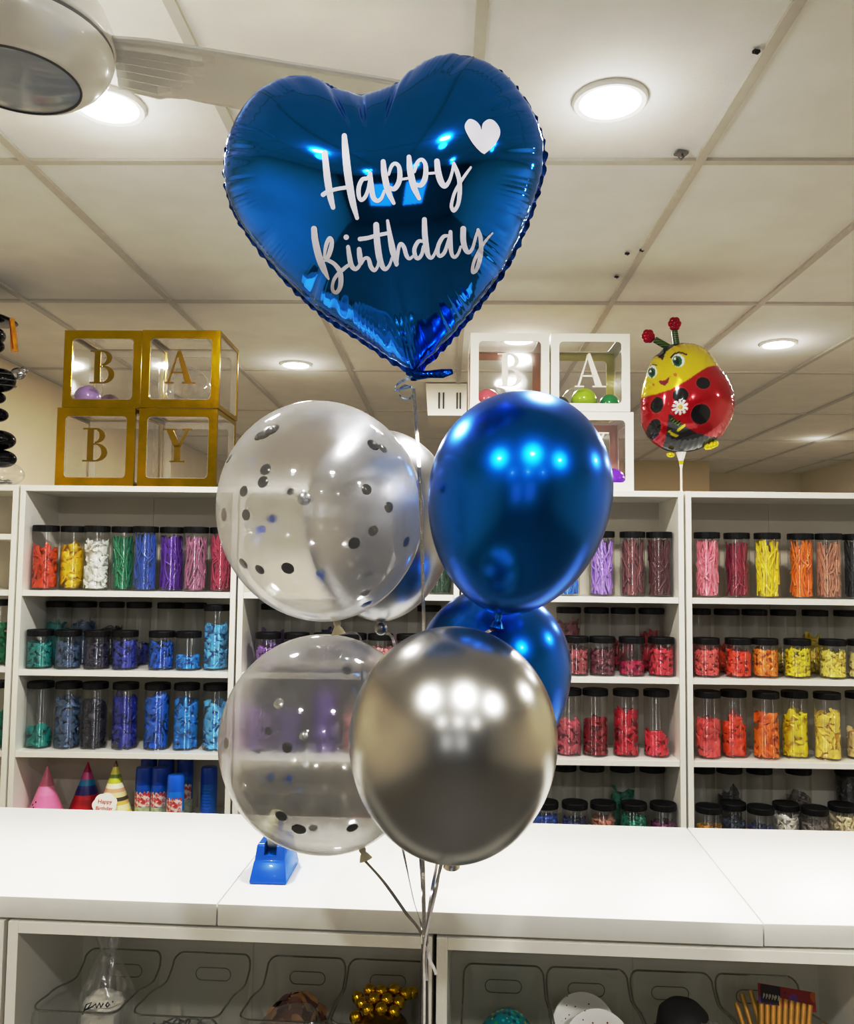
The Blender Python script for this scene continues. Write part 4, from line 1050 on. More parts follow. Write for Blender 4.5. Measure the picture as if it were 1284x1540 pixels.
def strokes_mesh(name, strokes, ox, oy, s, parent, off=.0010):
    m = MB(); lay = 0
    for st in strokes:
        P = crop_px([(x, y, w_/s) for x, y, w_ in st], ox, oy, s); lay += 1; o_ = off+.00012*(lay % 4)
        if len(P) == 1: path = [np.array(P[0])]
        else: path = crom(P, 9)
        xy = np.array([p[:2] for p in path]); wd = np.array([max(1.0, p[2]) for p in path])
        if len(path) > 1:
            tn = np.gradient(xy, axis=0); tn /= np.maximum(1e-6, np.hypot(tn[:, 0], tn[:, 1]))[:, None]; nr = np.c_[-tn[:, 1], tn[:, 0]]
            vs = []; fs = []
            for i in range(len(path)):
                for k in (-1, -.5, 0, .5, 1): q = xy[i]+nr[i]*wd[i]*k; vs.append(on_heart(q[0], q[1], o_))
            for i in range(len(path)-1):
                for k in range(4): fs.append((i*5+k, i*5+k+1, i*5+5+k+1, i*5+5+k))
            m.add(vs, fs)
        for e in ((0, -1) if len(path) > 1 else (0,)):
            vs = [on_heart(*xy[e], o_)]; n = 16
            for k in range(n): vs.append(on_heart(xy[e][0]+wd[e]*math.cos(2*PI*k/n), xy[e][1]+wd[e]*math.sin(2*PI*k/n), o_))
            m.add(vs, [(0, 1+k, 1+(k+1) % n) for k in range(n)])
    return m.build(name, MT['white_print'], parent, True, angle=1.5)
HAPPY = [[(78, 258, 19), (95, 420, 23), (115, 540, 21), (132, 608, 15)], [(204, 146, 17), (212, 250, 23), (228, 400, 25), (255, 560, 22), (286, 676, 13)], [(68, 525, 16), (100, 505, 14), (160, 488, 13), (225, 478, 13)],
  [(368, 400, 11), (350, 420, 13), (320, 428, 14), (298, 475, 15), (297, 530, 14), (312, 560, 13), (338, 540, 13), (358, 490, 12), (368, 430, 11)], [(371, 388, 13), (378, 470, 17), (390, 540, 17), (415, 565, 14), (443, 548, 12), (462, 500, 9)],
  [(454, 312, 16), (463, 400, 21), (485, 500, 19), (522, 580, 12)], [(490, 395, 9), (506, 345, 12), (530, 325, 13), (555, 345, 14), (562, 400, 17), (553, 450, 17), (525, 488, 16), (488, 478, 12)], [(562, 428, 9), (625, 418, 9)],
  [(620, 282, 15), (628, 370, 21), (650, 470, 21), (685, 550, 13)], [(656, 378, 9), (672, 322, 12), (700, 300, 13), (724, 325, 14), (729, 380, 17), (720, 430, 18), (695, 465, 16), (660, 458, 12)], [(730, 390, 9), (795, 385, 9)],
  [(800, 310, 18), (808, 380, 21), (825, 440, 21), (850, 470, 17), (878, 440, 12), (898, 380, 10), (908, 322, 10)], [(908, 326, 12), (930, 380, 15), (945, 440, 15), (946, 520, 15), (935, 590, 13), (910, 628, 13), (894, 605, 12), (897, 570, 11), (915, 510, 11), (945, 455, 11), (985, 395, 10), (1018, 350, 8)]]
BIRTH = [[(95, 146, 20), (102, 220, 22), (125, 320, 23), (155, 400, 21), (188, 468, 8)], [(160, 330, 8), (172, 255, 13), (194, 208, 14), (210, 222, 13), (204, 270, 16), (185, 325, 15), (165, 350, 10)],
  [(178, 345, 13), (225, 372, 14), (260, 420, 17), (268, 480, 17), (260, 528, 15), (238, 556, 13), (216, 542, 12), (215, 500, 11), (236, 452, 12), (290, 400, 13), (325, 375, 11)], [(302, 200, 18)], [(314, 262, 13), (322, 320, 16), (335, 380, 17), (360, 405, 14), (385, 385, 12), (395, 350, 10)],
  [(385, 277, 15), (389, 320, 18), (395, 365, 16)], [(396, 372, 11), (420, 337, 11), (445, 340, 13), (460, 388, 15), (482, 413, 13), (503, 390, 10), (514, 340, 9)], [(495, 120, 19), (500, 220, 21), (515, 330, 21), (535, 388, 17), (555, 406, 13), (580, 380, 10), (598, 330, 9)], [(390, 212, 15), (440, 205, 14), (500, 188, 13), (580, 172, 12)],
  [(568, 94, 10), (580, 170, 15), (600, 280, 21), (626, 372, 15)], [(625, 378, 12), (632, 320, 11), (641, 262, 12), (655, 242, 12), (674, 265, 14), (690, 318, 14), (710, 338, 11), (740, 315, 9)],
  [(795, 226, 10), (766, 228, 13), (741, 275, 14), (747, 323, 14), (766, 336, 13), (788, 310, 12), (798, 260, 10)], [(805, 86, 16), (808, 180, 19), (818, 270, 19), (830, 318, 15), (850, 333, 12), (870, 308, 10), (888, 262, 9)],
  [(960, 190, 10), (926, 198, 13), (896, 250, 14), (891, 300, 13), (906, 322, 12), (934, 298, 13), (954, 240, 11), (966, 195, 10)], [(973, 166, 13), (972, 240, 16), (981, 308, 13), (1000, 328, 12), (1023, 305, 10), (1038, 262, 9)],
  [(1055, 146, 19), (1055, 220, 19), (1070, 278, 17), (1090, 298, 13), (1115, 270, 11), (1135, 200, 10), (1150, 157, 10)], [(1150, 152, 11), (1165, 200, 14), (1170, 280, 15), (1160, 350, 15), (1140, 408, 13), (1119, 427, 12), (1114, 405, 11), (1130, 342, 11), (1170, 265, 11), (1210, 210, 9), (1243, 174, 6)]]
strokes_mesh('lettering', HAPPY, 470, 170, 4.28, heart)['label'] = 'white script word Happy'
strokes_mesh('lettering', BIRTH, 450, 310, 4.28, heart)['label'] = 'white script word Birthday'
HP = crop_px([(1087, 112), (1095, 68), (1130, 40), (1170, 50), (1203, 95), (1206, 140), (1182, 190), (1142, 235), (1105, 265), (1078, 248), (1030, 195), (987, 120), (979, 78), (998, 45), (1020, 38), (1052, 52), (1077, 80)], 470, 170, 4.28)
hp = crom(HP[:9], 6)[:-1]+crom(HP[8:]+[HP[0]], 6)[:-1]
m = MB(); c_ = np.array([470+1098/4.28, 170+150/4.28]); vs = []; fs = []; n = len(hp); LV = 5
for k in range(LV+1):
    for p in hp: q = c_+(np.array(p)-c_)*(k/LV); vs.append(on_heart(q[0], q[1]))
for k in range(LV):
    for i in range(n): fs.append((k*n+i, k*n+(i+1) % n, (k+1)*n+(i+1) % n, (k+1)*n+i))
m.add(vs, fs); m.build('heart_print', MT['white_print'], heart, True, angle=1.5)['label'] = 'small white heart printed at upper right'

# ------------------------------------------------------------------ latex balloons of the bouquet
def latex(px, py, Y, rpx, at_, ab, axis, mat, neckmat, name, label, group=None, knob=None, ex=.55, neck=True):
    c = at(px, py, Y); R = rpx*((c-CAM).dot(FW))/F_PX
    t = thing(name, label, 'balloon', c, 0, group)
    q = Vector(axis).normalized().to_track_quat('Z', 'Y'); t.rotation_mode = 'QUATERNION'; t.rotation_quaternion = q
    prof = []
    N = 44
    for k in range(N+1):
        th = PI*k/N; cz = -math.cos(th)
        if cz >= 0: prof.append((max(.00005, R*math.sin(th)), R*at_*cz))
        else:
            s = -cz; r = R*max(0, 1-s*s)**ex; prof.append((max(.0045, r), -R*ab*s))
    m = MB(); m.lathe(prof, 72); o = m.build('skin', mat, t, True, angle=1.5)
    if neck:
        zb = -R*ab; m = MB(); m.lathe([(.0045, zb+.001), (.0055, zb-.004), (.0040, zb-.008), (.0065, zb-.011), (.010, zb-.018), (.0105, zb-.019), (.008, zb-.0185), (.003, zb-.012)], 20); m.build('knot', neckmat, t, True, angle=1.2)
    if knob:
        m = MB(); m.sphere((knob[0], knob[1], -R*ab-.012), .012, 16, 12); m.build('foil_knob', MT['metal'], t, True)
    bpy.context.view_layer.update()
    return t, o, t.matrix_world @ Vector((0, 0, -R*ab-.01)), R
YA, YB_, YC, YCl, YBb, YSb = 1.19, 1.22, 1.06, 1.33, 1.40, 1.50
clA, clA_s, nA, RA = latex(483, 768, YA, 154, 1.07, 1.08, (-.16, 0, 1), MT['clear_balloon'], MT['cream_neck'], 'confetti_balloon', 'upper clear confetti balloon, left of the front blue balloon', 'clear confetti balloons', ex=.52)
clB, clB_s, nB, RB = latex(487, 1113, YCl, 155, 1.02, 1.06, (-.40, .1, 1), MT['clear_balloon_low'], MT['cream_neck'], 'confetti_balloon', 'lower clear confetti balloon, above the tape dispenser', 'clear confetti balloons', ex=.52)
blA, _, nBl, RBl = latex(782, 737, YB_, 137, 1.09, 1.38, (.165, 0, 1), MT['blue_chrome'], MT['blue_chrome'], 'chrome_balloon', 'shiny blue balloon in front, right of the clear one', 'chrome latex balloons')
siC, _, nC, RC = latex(681, 1112, YC, 156, 1.09, 1.2, (0, -.25, 1), MT['silver_chrome'], MT['silver_chrome'], 'chrome_balloon', 'big shiny silver balloon lowest in the bunch', 'chrome latex balloons')
blB, _, nBb, RBb = latex(742, 1005, YBb, 116, 1.05, 1.35, (.1, 0, 1), MT['blue_chrome'], MT['blue_chrome'], 'chrome_balloon', 'shiny blue balloon peeking out behind the big silver one', 'chrome latex balloons')
siB, _, nS, RS = latex(572, 775, YSb, 112, 1.15, 1.42, (-.02, 0, 1), MT['silver_pearl'], MT['silver_pearl'], 'chrome_balloon', 'silver balloon seen through the upper clear balloon', 'chrome latex balloons', knob=(.0, 0))

# confetti in the clear balloons
conf_s = pm('confetti_silver', srgb(120, 118, 108), .25, .8, var=.1); conf_d = pm('confetti_dark', srgb(52, 52, 46), .35, .5, var=.1)
conf_b = pm('confetti_blue', srgb(20, 110, 190), .25, .5, var=.1); conf_w = pm('confetti_light', srgb(205, 205, 200), .25, .6, var=.05)
CFM = {'silver': conf_s, 'dark': conf_d, 'blue': conf_b, 'pale': conf_w}
def bvh_of(o):
    mw = o.matrix_world; me = o.data; return BVHTree.FromPolygons([mw @ v.co for v in me.vertices], [tuple(p.vertices) for p in me.polygons])
CL = ['twelve', 'one', 'two', 'three', 'four', 'five', 'six', 'seven', 'eight', 'nine', 'ten', 'eleven']
disc_me = {}
def confetti(o, spots, ctr, rpx, which):
    bv = bvh_of(o); seen = {}
    for px, py, col, fr, sz in spots:
        d = ray(px, py).normalized(); h, n_, _, dist = bv.ray_cast(CAM, d)
        if h is None: continue
        if not fr:
            h2, n2, _, _ = bv.ray_cast(h+d*.002, d)
            if h2 is not None: h, n_ = h2, n2
        cw = o.matrix_world.translation; n_ = (h-cw).normalized()
        key = round(sz, 1)
        if key not in disc_me:
            m = MB(); r = .0065*sz; m.lathe([(.0001, .0004), (r*.97, .0002), (r, 0), (r*.97, -.0004), (.0001, -.0002)], 20); disc_me[key] = m.mesh('confetti_dot', conf_s, True, angle=.8)
        ob = mkobj('confetti_dot', disc_me[key], None, h-n_*.0008); ob.rotation_mode = 'QUATERNION'; ob.rotation_quaternion = n_.to_track_quat('Z', 'Y')
        ob.material_slots[0].link = 'OBJECT'; ob.material_slots[0].material = CFM[col]
        dx, dy = (px-ctr[0])/rpx, (py-ctr[1])/rpx; rad = math.hypot(dx, dy); hr = int(round(math.degrees(math.atan2(dx, -dy))/30)) % 12
        zone = 'rim' if rad > .82 else 'midway out' if rad > .45 else 'near the middle'
        lab = f"{col} confetti dot {'at the rim' if zone == 'rim' else zone} toward {CL[hr]} o'clock, inside the {which} clear balloon"
        seen.setdefault(lab, []).append((py, ob))
    for lab, obs in seen.items():
        obs.sort(key=lambda q: q[0]); words = {1: ['']}.get(len(obs), ['upper', 'lower'] if len(obs) == 2 else ['upper', 'middle', 'lower'])
        for (py, ob), w_ in zip(obs, words):
            tag(ob, (w_+' '+lab).strip(), 'confetti', f'confetti dots inside the {which} clear balloon')
s_ = 3.5
A_SPOTS = [(275, 455, 'silver', 1, 2.0), (250, 468, 'silver', 1, 1.5), (310, 440, 'silver', 1, 1.6), (845, 520, 'dark', 1, 1.35), (895, 538, 'silver', 1, 1.1), (85, 590, 'silver', 1, 1.2), (275, 650, 'silver', 1, 1.25), (262, 715, 'silver', 1, 1.2), (160, 765, 'silver', 1, 1.1), (55, 890, 'silver', 1, 1.4), (172, 890, 'silver', 1, 1.1),
           (480, 805, 'pale', 1, 1.3), (810, 755, 'silver', 1, 1.15), (928, 850, 'silver', 1, 1.1), (845, 975, 'silver', 1, 1.15), (745, 1040, 'dark', 1, 1.25), (1083, 735, 'blue', 1, 1.3), (1020, 1033, 'blue', 1, 1.15), (820, 1195, 'pale', 1, 1.1), (803, 1302, 'pale', 1, 1.1), (808, 1363, 'blue', 1, 1.2), (567, 1197, 'blue', 0, 1.15),
           (393, 1173, 'dark', 1, 1.3), (245, 1180, 'silver', 1, 1.15), (158, 1148, 'silver', 1, 1.2), (320, 910, 'blue', 0, 1.0), (262, 965, 'blue', 0, .9), (410, 768, 'silver', 0, .9)]
confetti(clA_s, [(320+x/s_, 520+y/s_, c, f, z) for x, y, c, f, z in A_SPOTS], (483, 768), 154, 'upper')
B_SPOTS = [(695, 452, 'pale', 1, 1.2), (705, 520, 'dark', 0, 1.3), (345, 692, 'pale', 1, 1.2), (385, 682, 'pale', 0, 1.15), (366, 600, 'silver', 0, .95), (390, 925, 'dark', 1, 1.15), (478, 865, 'pale', 1, 1.0), (486, 1010, 'pale', 0, 1.0), (295, 838, 'dark', 0, 1.1), (68, 905, 'silver', 1, 1.2), (405, 1085, 'blue', 0, .9), (310, 1075, 'blue', 0, 1.0), (358, 1288, 'dark', 1, 1.35),
           (452, 1357, 'dark', 1, 1.6), (528, 1350, 'silver', 0, 1.15), (735, 1350, 'dark', 1, 1.3), (180, 490, 'silver', 1, 1.2), (240, 945, 'silver', 0, .6), (690, 1180, 'pale', 0, .8), (590, 1130, 'pale', 0, .6)]
confetti(clB_s, [(320+x/s_, 860+y/s_, c, f, z) for x, y, c, f, z in B_SPOTS], (487, 1113), 155, 'lower')

# ------------------------------------------------------------------ ribbons
GATH = at(638, 1412, 1.20)
def ribbon(pts, w_, mat, label, name='ribbon', group='ribbons gathered under the balloons', tail=True, facing=Vector((0, -1, 0))):
    P = [Vector(p) for p in pts]; P[0] = P[0]+Vector((0, 0, -.008))
    P = [Vector(q) for q in crom([tuple(p) for p in P], 14)]
    m = MB(); nr = []
    for i in range(len(P)):
        a = .35*math.sin(i*.17+w_*900); nr.append(Vector((math.sin(a), -math.cos(a), 0)))
    m.strip(P, w_, nr)
    return tag(m.build(name, mat, None, True), label, 'ribbon', group)
def tail(k):
    kx = {4: 0, 6: 1, 5: 2, 1: 3, 0: 4, 2: 5, 3: 6}[k]
    x = .0017*(kx-3); y = .0056*(k-3)
    return [GATH+Vector((x*.7, y, 0)), GATH+Vector((x*.8, y, -.06)), GATH+Vector((x, y, -.16)), Vector((GATH.x+x*1.2, GATH.y+y, .6)), Vector((GATH.x+x, GATH.y+y, .02))]
ribbon([at(622, 576, HT-.004), at(626, 640, HT-.02), at(631, 720, 1.12), at(634, 800, 1.115), at(636, 890, 1.13), at(637, 935, 1.19), at(636, 1010, 1.235), at(634, 1110, 1.25), at(634, 1230, 1.24), at(637, 1330, 1.215)]+tail(1), .0048, MT['ribbon_glit'], 'glittering silver ribbon hanging from the heart balloon tip')
ribbon([nB, nB.lerp(GATH, .35), nB.lerp(GATH, .7)]+tail(4), .0042, MT['ribbon_dark'], 'silver ribbon slanting from the lower clear balloon knot')
ribbon([nA, at(540, 955, 1.42), at(542, 990, 1.54), at(552, 1080, 1.56), at(585, 1200, 1.57), at(605, 1275, 1.48), at(621, 1350, 1.33)]+tail(6), .0038, MT['ribbon_dark'], 'dark thin ribbon from the upper clear balloon, second from left at the gather')
ribbon([nS, at(592, 965, 1.49), at(606, 1060, 1.48), at(622, 1200, 1.42), at(632, 1290, 1.28), at(636, 1350, 1.24)]+tail(5), .0048, MT['ribbon'], 'grey ribbon from the hidden silver balloon, third from left at the gather')
ribbon([nBb, at(668, 1250, 1.34), at(655, 1310, 1.28), at(646, 1360, 1.23)]+tail(3), .0044, MT['ribbon'], 'grey ribbon slanting in from the right at the gather')
ribbon([nBl, at(722, 960, 1.215), at(708, 1010, 1.25), at(690, 1150, 1.245), at(668, 1280, 1.24), at(652, 1345, 1.215)]+tail(2), .0042, MT['ribbon_dark'], 'dark silver ribbon from the front blue balloon, crossing near the gather')
ribbon([nC, at(664, 1296, 1.15), at(656, 1340, 1.18)]+tail(0), .0032, MT['ribbon_white'], 'thin pale ribbon under the big silver balloon')
m = MB(); P = [Vector(p) for p in crom([tuple(GATH+Vector((.001, -.004, .006))), tuple(at(645, 1440, 1.19)), tuple(at(652, 1455, 1.185)), tuple(at(656, 1466, 1.185))], 8)]
m.strip(P, .0042, Vector((0, -1, 0)))
P = [Vector(p) for p in crom([tuple(GATH+Vector((-.001, -.004, .008))), tuple(GATH+Vector((.002, -.006, -.01))), tuple(at(640, 1450, 1.19)), tuple(at(642, 1475, 1.19))], 8)]; m.strip(P, .0035, Vector((0, -1, 0)))
m.lathe([(.0042, -.006), (.005, -.002), (.005, .003), (.004, .006)], 12, c=tuple(GATH))
tag(m.build('ribbon_tie', MT['ribbon_white'], None, True), 'white ribbon tie with loose ends binding the gathered ribbons', 'ribbon')
m = MB(); pts = []
for k in range(40):
    t_ = k/39; a = PI*.6+t_*3.4*PI; r = 14-2*t_
    if t_ < .35: x, y = 620-26*math.sin(t_/.35*PI*.62), 566+t_/.35*22
    else:
        a = -PI*.75+(t_-.35)/.65*2.2*PI; x, y = 611-11*math.cos(a), 590+10*math.sin(a)
    pts.append(at(x, y, HT-.008-.01*math.sin(t_*5)))
m.strip(pts, .0035, [Vector((math.sin(.5*k), -math.cos(.5*k)*.6, .5)) for k in range(40)])
tag(m.build('curled_ribbon', MT['ribbon_blue'], None, True), 'curled pale blue ribbon end looping beside the heart tip', 'ribbon')

# ------------------------------------------------------------------ ladybird balloon on a stick
LBS = 5.921
LBO = [(490, 335), (570, 338), (640, 355), (700, 390), (770, 470), (820, 550), (890, 640), (940, 740), (965, 840), (965, 930), (930, 1030), (870, 1140), (800, 1205), (680, 1272), (560, 1302), (430, 1302), (330, 1272), (230, 1202), (180, 1130), (145, 1040), (137, 930), (140, 820), (155, 720), (190, 600), (215, 520), (255, 455), (300, 420), (345, 375), (410, 345)]
LY = 3.16
lo = resample(np.array(crom(crop_px(LBO, 940, 460, LBS), 10, True)), 300)
lc = np.array([940+545/LBS, 460+830/LBS])
lady = thing('ladybird_balloon', 'round red and yellow ladybird foil balloon on a white stick', 'balloon', (0, 0, 0))
def seg_d(x, y, pts):
    best = 1e9
    for (x0_, y0_), (x1_, y1_) in zip(pts, pts[1:]):
        dx, dy = x1_-x0_, y1_-y0_; t_ = max(0, min(1, ((x-x0_)*dx+(y-y0_)*dy)/(dx*dx+dy*dy))); best = min(best, math.hypot(x-x0_-t_*dx, y-y0_-t_*dy))
    return best
def inpoly(x, y, P):
    c = False; n = len(P)
    for i in range(n):
        (xa, ya), (xb, yb) = P[i], P[(i+1) % n]
        if (ya > y) != (yb > y) and x < (xb-xa)*(y-ya)/(yb-ya)+xa: c = not c
    return c
HEADLINE = [(100, 815), (145, 828), (220, 832), (330, 806), (450, 742), (560, 668), (640, 618), (700, 596), (770, 572), (815, 575), (900, 600)]
BELLY = [(320, 1010), (352, 1030), (440, 1105), (560, 1165), (690, 1190), (850, 1178), (900, 1350), (320, 1350)]
CAPP = [(200, 470), (262, 462), (290, 522), (330, 442), (400, 388), (520, 352), (640, 368), (700, 380), (660, 300), (300, 300), (200, 440)]
LASH = [(355, 510), (385, 478), (425, 466), (478, 492)]
MOUTH = [(245, 712), (290, 716), (335, 684), (318, 735), (290, 762), (260, 748)]
def lcol(x, y):
    RED, YEL, BLK, GRN = (.42, .004, .012), (.68, .56, .012), (.012, .012, .014), (.16, .24, .02)
    el = lambda cx, cy, rx, ry: ((x-cx)/rx)**2+((y-cy)/ry)**2 < 1
    # daisy
    dd = math.hypot(x-407, y-957)
    if dd < 20: return (.6, .42, .05)
    if dd < 66 and abs(math.sin(5*math.atan2(y-957, x-407)+.3)) > .28+.5*(dd/66)**4 - (.25 if dd < 34 else 0): return (.85, .85, .82)
    hy = np.interp(x, [p[0] for p in HEADLINE], [p[1] for p in HEADLINE])
    if y < hy:
        if inpoly(x, y, CAPP): return BLK
        if seg_d(x, y, LASH) < 8: return (.03, .015, .01)
        if el(405, 548, 50, 64):
            if el(380, 525, 9, 13): return (.9, .9, .9)
            if el(392, 552, 20, 34): return (.01, .03, .02)
            if el(397, 552, 37, 52): return (.02, .17, .05)
            return (.85, .87, .87)
        if el(214, 610, 30, 62):
            if el(206, 600, 6, 10): return (.9, .9, .9)
            if el(212, 616, 12, 34): return (.01, .03, .02)
            if el(212, 618, 20, 50): return (.02, .17, .05)
            return (.85, .87, .87)
        if seg_d(x, y, [(205, 552), (225, 545), (243, 560)]) < 7: return (.03, .015, .01)
        if inpoly(x, y, MOUTH): return (.30, .03, .05)
        if el(371, 677, 14, 16) or el(211, 735, 8, 14): return (.62, .22, .06)
        if y > hy-5: return (.5, .3, .02)
        return YEL
    if seg_d(x, y, [(345, 1055), (385, 1085), (405, 1098)]) < 13 or seg_d(x, y, [(405, 1085), (415, 1110)]) < 15: return GRN if (int((x+y)/18) % 2) else BLK
    if seg_d(x, y, [(410, 1145), (450, 1110)]) < 12 or seg_d(x, y, [(340, 1150), (370, 1178), (410, 1190)]) < 9: return (.62, .55, .02)
    if inpoly(x, y, BELLY):
        return (.05, .05, .055) if (int((y*.8+x*.25)/40) % 2) else (.022, .022, .024)
    for s in ((600, 755, 62, 52), (408, 857, 64, 62), (585, 1017, 86, 84), (233, 922, 44, 68), (225, 1120, 46, 82)):
        if el(*s): return BLK
        if ((x-s[0])/(s[2]+7))**2+((y-s[1])/(s[3]+7))**2 < 1: return (.52, .03, .04)
    return RED
NL = 64; lt = 1-(1-np.linspace(0, 1, NL))**1.35
vs = []; cols = []; n = 300
def lady_rings(sign, cl):
    V = []; Cc = []
    lrs = np.random.RandomState(3)
    arcl = np.r_[0, np.cumsum(np.hypot(*np.diff(lo, axis=0).T))]
    for t_ in lt:
        q = lc+(lo-lc)*t_; h = .135*max(0, 1-t_**2.3)**.55
        for k in range(n):
            e = max(0, (t_-.75)/.25)*min(1, (1-t_)/.04)
            p = at(q[k][0], q[k][1], LY); p.y -= sign*max(0, h-e*.005*abs(math.sin(arcl[k]*.35))); V.append(p)
            if cl: Cc.append(lcol((q[k][0]-940)*LBS, (q[k][1]-460)*LBS))
    return V, Cc
fs = [(i*n+k, i*n+(k+1) % n, (i+1)*n+(k+1) % n, (i+1)*n+k) for i in range(NL-1) for k in range(n)]
V, Cc = lady_rings(1, True)
me = bpy.data.meshes.new('front_foil'); me.from_pydata([tuple(v) for v in V], [], fs); ca = me.color_attributes.new('Col', 'FLOAT_COLOR', 'POINT')
ca.data.foreach_set('color', [c for q in Cc for c in (*q, 1)]); me.polygons.foreach_set('use_smooth', [True]*len(fs)); me.materials.append(attr_mat('ladybird_print', .12, .25, .5)); me.update()
mkobj('front_foil', me, lady)
V, _q = lady_rings(-.8, False)
m = MB(); m.add(V, fs); red_foil = pm('red_foil', srgb(190, 16, 30), .12, .6, var=.08); m.build('back_foil', red_foil, lady, True, angle=1.4)
ant_m, nt, out = newmat('antenna_stripes'); b = nt.nodes.new('ShaderNodeBsdfPrincipled'); nt.links.new(b.outputs[0], out.inputs[0]); b.inputs['Roughness'].default_value = .3
tc = nt.nodes.new('ShaderNodeTexCoord'); wv = nt.nodes.new('ShaderNodeTexWave'); wv.bands_direction = 'Z'; wv.inputs['Scale'].default_value = 38; nt.links.new(tc.outputs['Object'], wv.inputs['Vector'])
cr = nt.nodes.new('ShaderNodeValToRGB'); cr.color_ramp.elements[0].position = .45; cr.color_ramp.elements[0].color = srgb(22, 34, 20); cr.color_ramp.elements[1].position = .55; cr.color_ramp.elements[1].color = srgb(92, 130, 40)
nt.links.new(wv.outputs[0], cr.inputs[0]); nt.links.new(cr.outputs[0], b.inputs['Base Color'])
lp = lambda x, y, dy=0: at(940+x/LBS, 460+y/LBS, LY+dy)
for A, B, T_ in (((385, 370), (262, 300), (205, 270)), ((455, 345), (438, 225), (440, 160))):
    m = MB(); a, b_, c_ = lp(*A), lp(*B), lp(*T_); m.tube([a, a.lerp(b_, .5), b_], [.0125, .0125, .0120], 12)
    ob = m.build('antenna', ant_m, lady, True, angle=1.2)
    m = MB()
    for k in range(6):
        an = 2*PI*k/6; m.sphere(c_+Vector((.012*math.cos(an), 0, .014*math.sin(an))), .0135, 14, 10, sc=(1, .8, 1))
    m.sphere(c_, .017, 14, 10); m.sphere(b_.lerp(c_, .45), .012, 12, 8)
    m.build('antenna_tip', pm('red_tip_foil', srgb(176, 14, 44), .14, .5, var=.15), ob, True)
yel = pm('yellow_foil', srgb(220, 206, 30), .2, .3, var=.1)
m = MB(); a = lp(745, 1255)
for dx, dz in ((-.030, -.006), (-.012, -.004), (.008, .004), (.026, .012), (.0, .006)): m.sphere(a+Vector((dx*.55, -.03, dz*.6)), .0125, 12, 8)
m.build('foot', yel, lady, True)
m = MB(); m.sphere(lp(392, 1332)+Vector((0, -.02, 0)), .014, 14, 10, sc=(1.1, .8, .75)); m.build('foot', yel, lady, True)
m = MB(); a = lp(497, 1302); zt_ = BH
m.tube([a+Vector((0, 0, -.052)), Vector((a.x, LY, zt_+.001))], .0042, 12); 
m.build('stick', MT['fan'], lady, True, angle=.8)
m = MB(); m.lathe([(.0045, -.06), (.006, -.05), (.0085, -.035), (.018, -.002), (.0195, .0), (.015, -.002), (.004, -.028)], 20, c=tuple(a)); m.build('cup', MT['fan'], lady, True, angle=.8)
m = MB(); m.lathe([(.0068, -.047), (.0092, -.034), (.0078, -.026), (.0098, -.018)], 14, c=tuple(a)); m.build('neck_wrap', yel, lady, True, angle=.8)

# ------------------------------------------------------------------ black foil graduation balloon at the left edge
gb = thing('graduation_balloon', 'black foil graduation balloon with gold tassel at the left photo edge', 'balloon', (0, 0, 0))
GY = 3.18
bf = pm('black_foil', srgb(14, 14, 16), .1, .6, var=.1, bump=.15, bscale=30)
m = MB(); c_ = at(-30, 477, GY)
for k in range(1): m.sphere(c_, .135, 32, 14, sc=(1., 1., .13), rot=Matrix.Rotation(.10, 3, 'Y'))
m.build('cap_board', bf, gb, True)
m = MB(); m.sphere(at(-34, 502, GY), .10, 28, 14, sc=(1, 1, .45)); m.build('cap_crown', bf, gb, True)
tas = pm('gold_red_tassel', srgb(236, 178, 36), .2, .4, var=.25, scale=40)
m = MB(); m.tube([at(18, 480, GY-.10), at(20, 500, GY-.11), at(21, 518, GY-.11), at(22, 529, GY-.11)], [.009, .011, .012, .013], 10)
ts = m.build('tassel', tas, gb, True, angle=1.2)
ts2 = MB(); ts2.tube([at(14, 482, GY-.112), at(17, 505, GY-.124), at(19, 524, GY-.124)], [.0015, .002, .002], 8); ts2.build('tassel_stripe', pm('red_stripe', srgb(170, 40, 26), .3, .3), ts, True)
m = MB()
for y, r, sx in ((520, .05, -14), (572, .058, 0), (598, .04, -8), (624, .045, -6), (662, .062, -2), (690, .055, 2)):
    m.sphere(at(sx, y, GY-.02), r, 24, 14, sc=(1, .9, .62 if y != 572 else .8))
m.build('body', bf, gb, True)
m = MB()
for k in range(3): m.tube([at(0, 572, GY-.02)+Vector((.0585*math.cos(a)*(1-.04*k), .054*math.sin(a), .022*(k-1)+.005*math.sin(a))) for a in [2*PI*q/30 for q in range(30)]], .0022, 6, closed=True)
m.build('silver_stripe', MT['metal'], gb, True)
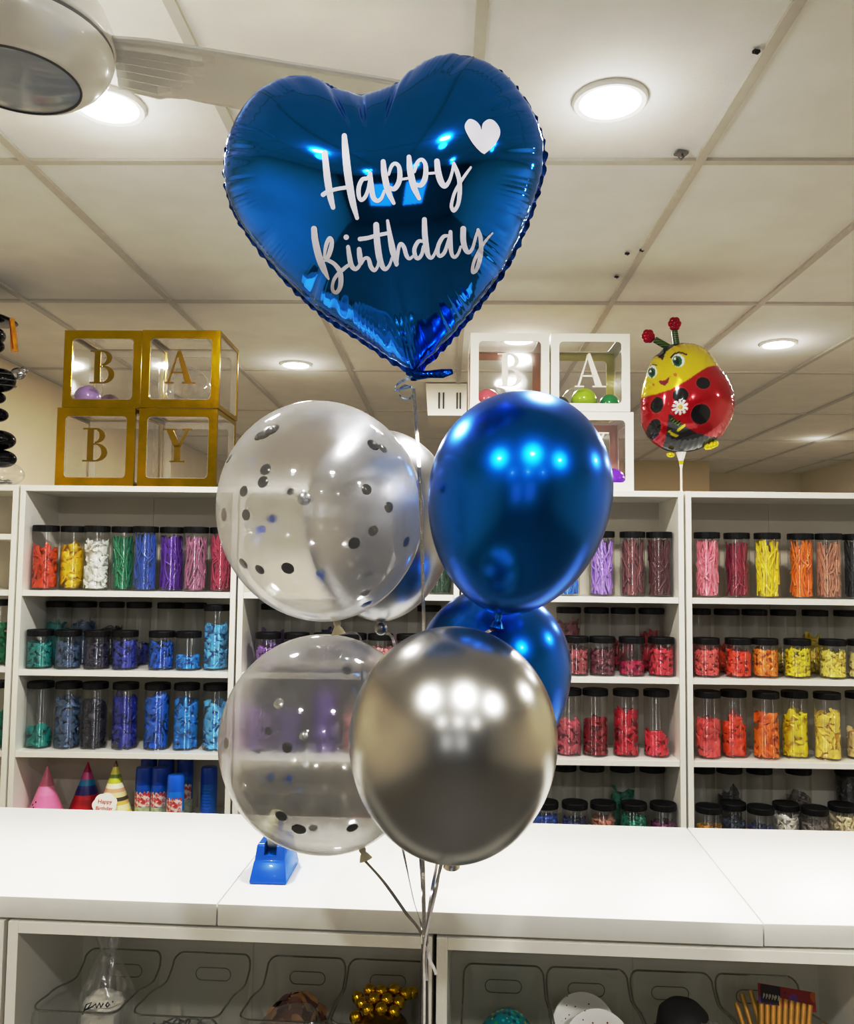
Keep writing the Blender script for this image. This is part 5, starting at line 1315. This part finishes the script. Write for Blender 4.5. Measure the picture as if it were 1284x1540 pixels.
m = MB(); m.sphere(at(27, 562, GY-.02), .03, 18, 12, sc=(1, .7, .8)); m.sphere(at(36, 557, GY-.02), .015, 12, 8); m.build('silver_hand', pm('silver_foil', srgb(190, 190, 190), .15, .9, var=.2, bump=.4, bscale=40), gb, True)
m = MB(); R_ = .075; c_ = at(4, 731, GY-.04); m.sphere((c_.x, c_.y, BH+R_*.62+.001), R_, 28, 16, sc=(1, 1, .62)); m.build('clear_base', MT['small_clear'], gb, True)
m = MB(); 
for k in range(7): m.sphere((c_.x-.03+.01*k, c_.y-.02+.015*(k % 3), BH+.018), .012, 10, 8, sc=(1, 1, .6))
m.build('base_fill', pm('silver_shred', srgb(180, 180, 178), .25, .8, var=.2), gb, True)

# ------------------------------------------------------------------ render-side settings that belong to the look
SC.view_settings.view_transform = 'Standard'
SC.view_settings.look = 'None'
SC.view_settings.exposure = .1
SC.view_settings.use_curve_mapping = True
cmp_ = SC.view_settings.curve_mapping
cmp_.white_level = (2.5, 2.5, 2.5)
cv = cmp_.curves[3]
for x_, y_ in ((.02, .042), (.05, .112), (.12, .395), (.24, .70), (.42, .87)): cv.points.new(x_, y_)
cmp_.update()
try:
    SC.cycles.transparent_max_bounces = 40; SC.cycles.max_bounces = 14; SC.cycles.glossy_bounces = 6; SC.cycles.diffuse_bounces = 6
    SC.cycles.sample_clamp_indirect = 6.; SC.cycles.use_denoising = True; SC.cycles.caustics_reflective = False; SC.cycles.caustics_refractive = False
except Exception: pass
for i_, p_, s1_, l1_ in JP:
    for j_, q_, s2_, l2_ in JP[:i_]:
        if math.hypot(p_.x-q_.x, p_.y-q_.y) < 2*JR+.0034 and abs(p_.z-q_.z) < .1: print('CLASH', i_, j_, round(math.hypot(p_.x-q_.x, p_.y-q_.y), 4), l1_, '|', l2_)
dup_l = {k: v for k, v in USED.items() if len(v) > 1 and 'gold bauble' not in k}
for k, v in dup_l.items(): print('DUP', k, v)
for k in USED:
    if not 4 <= len(k.split()) <= 16: print('LEN', len(k.split()), k)
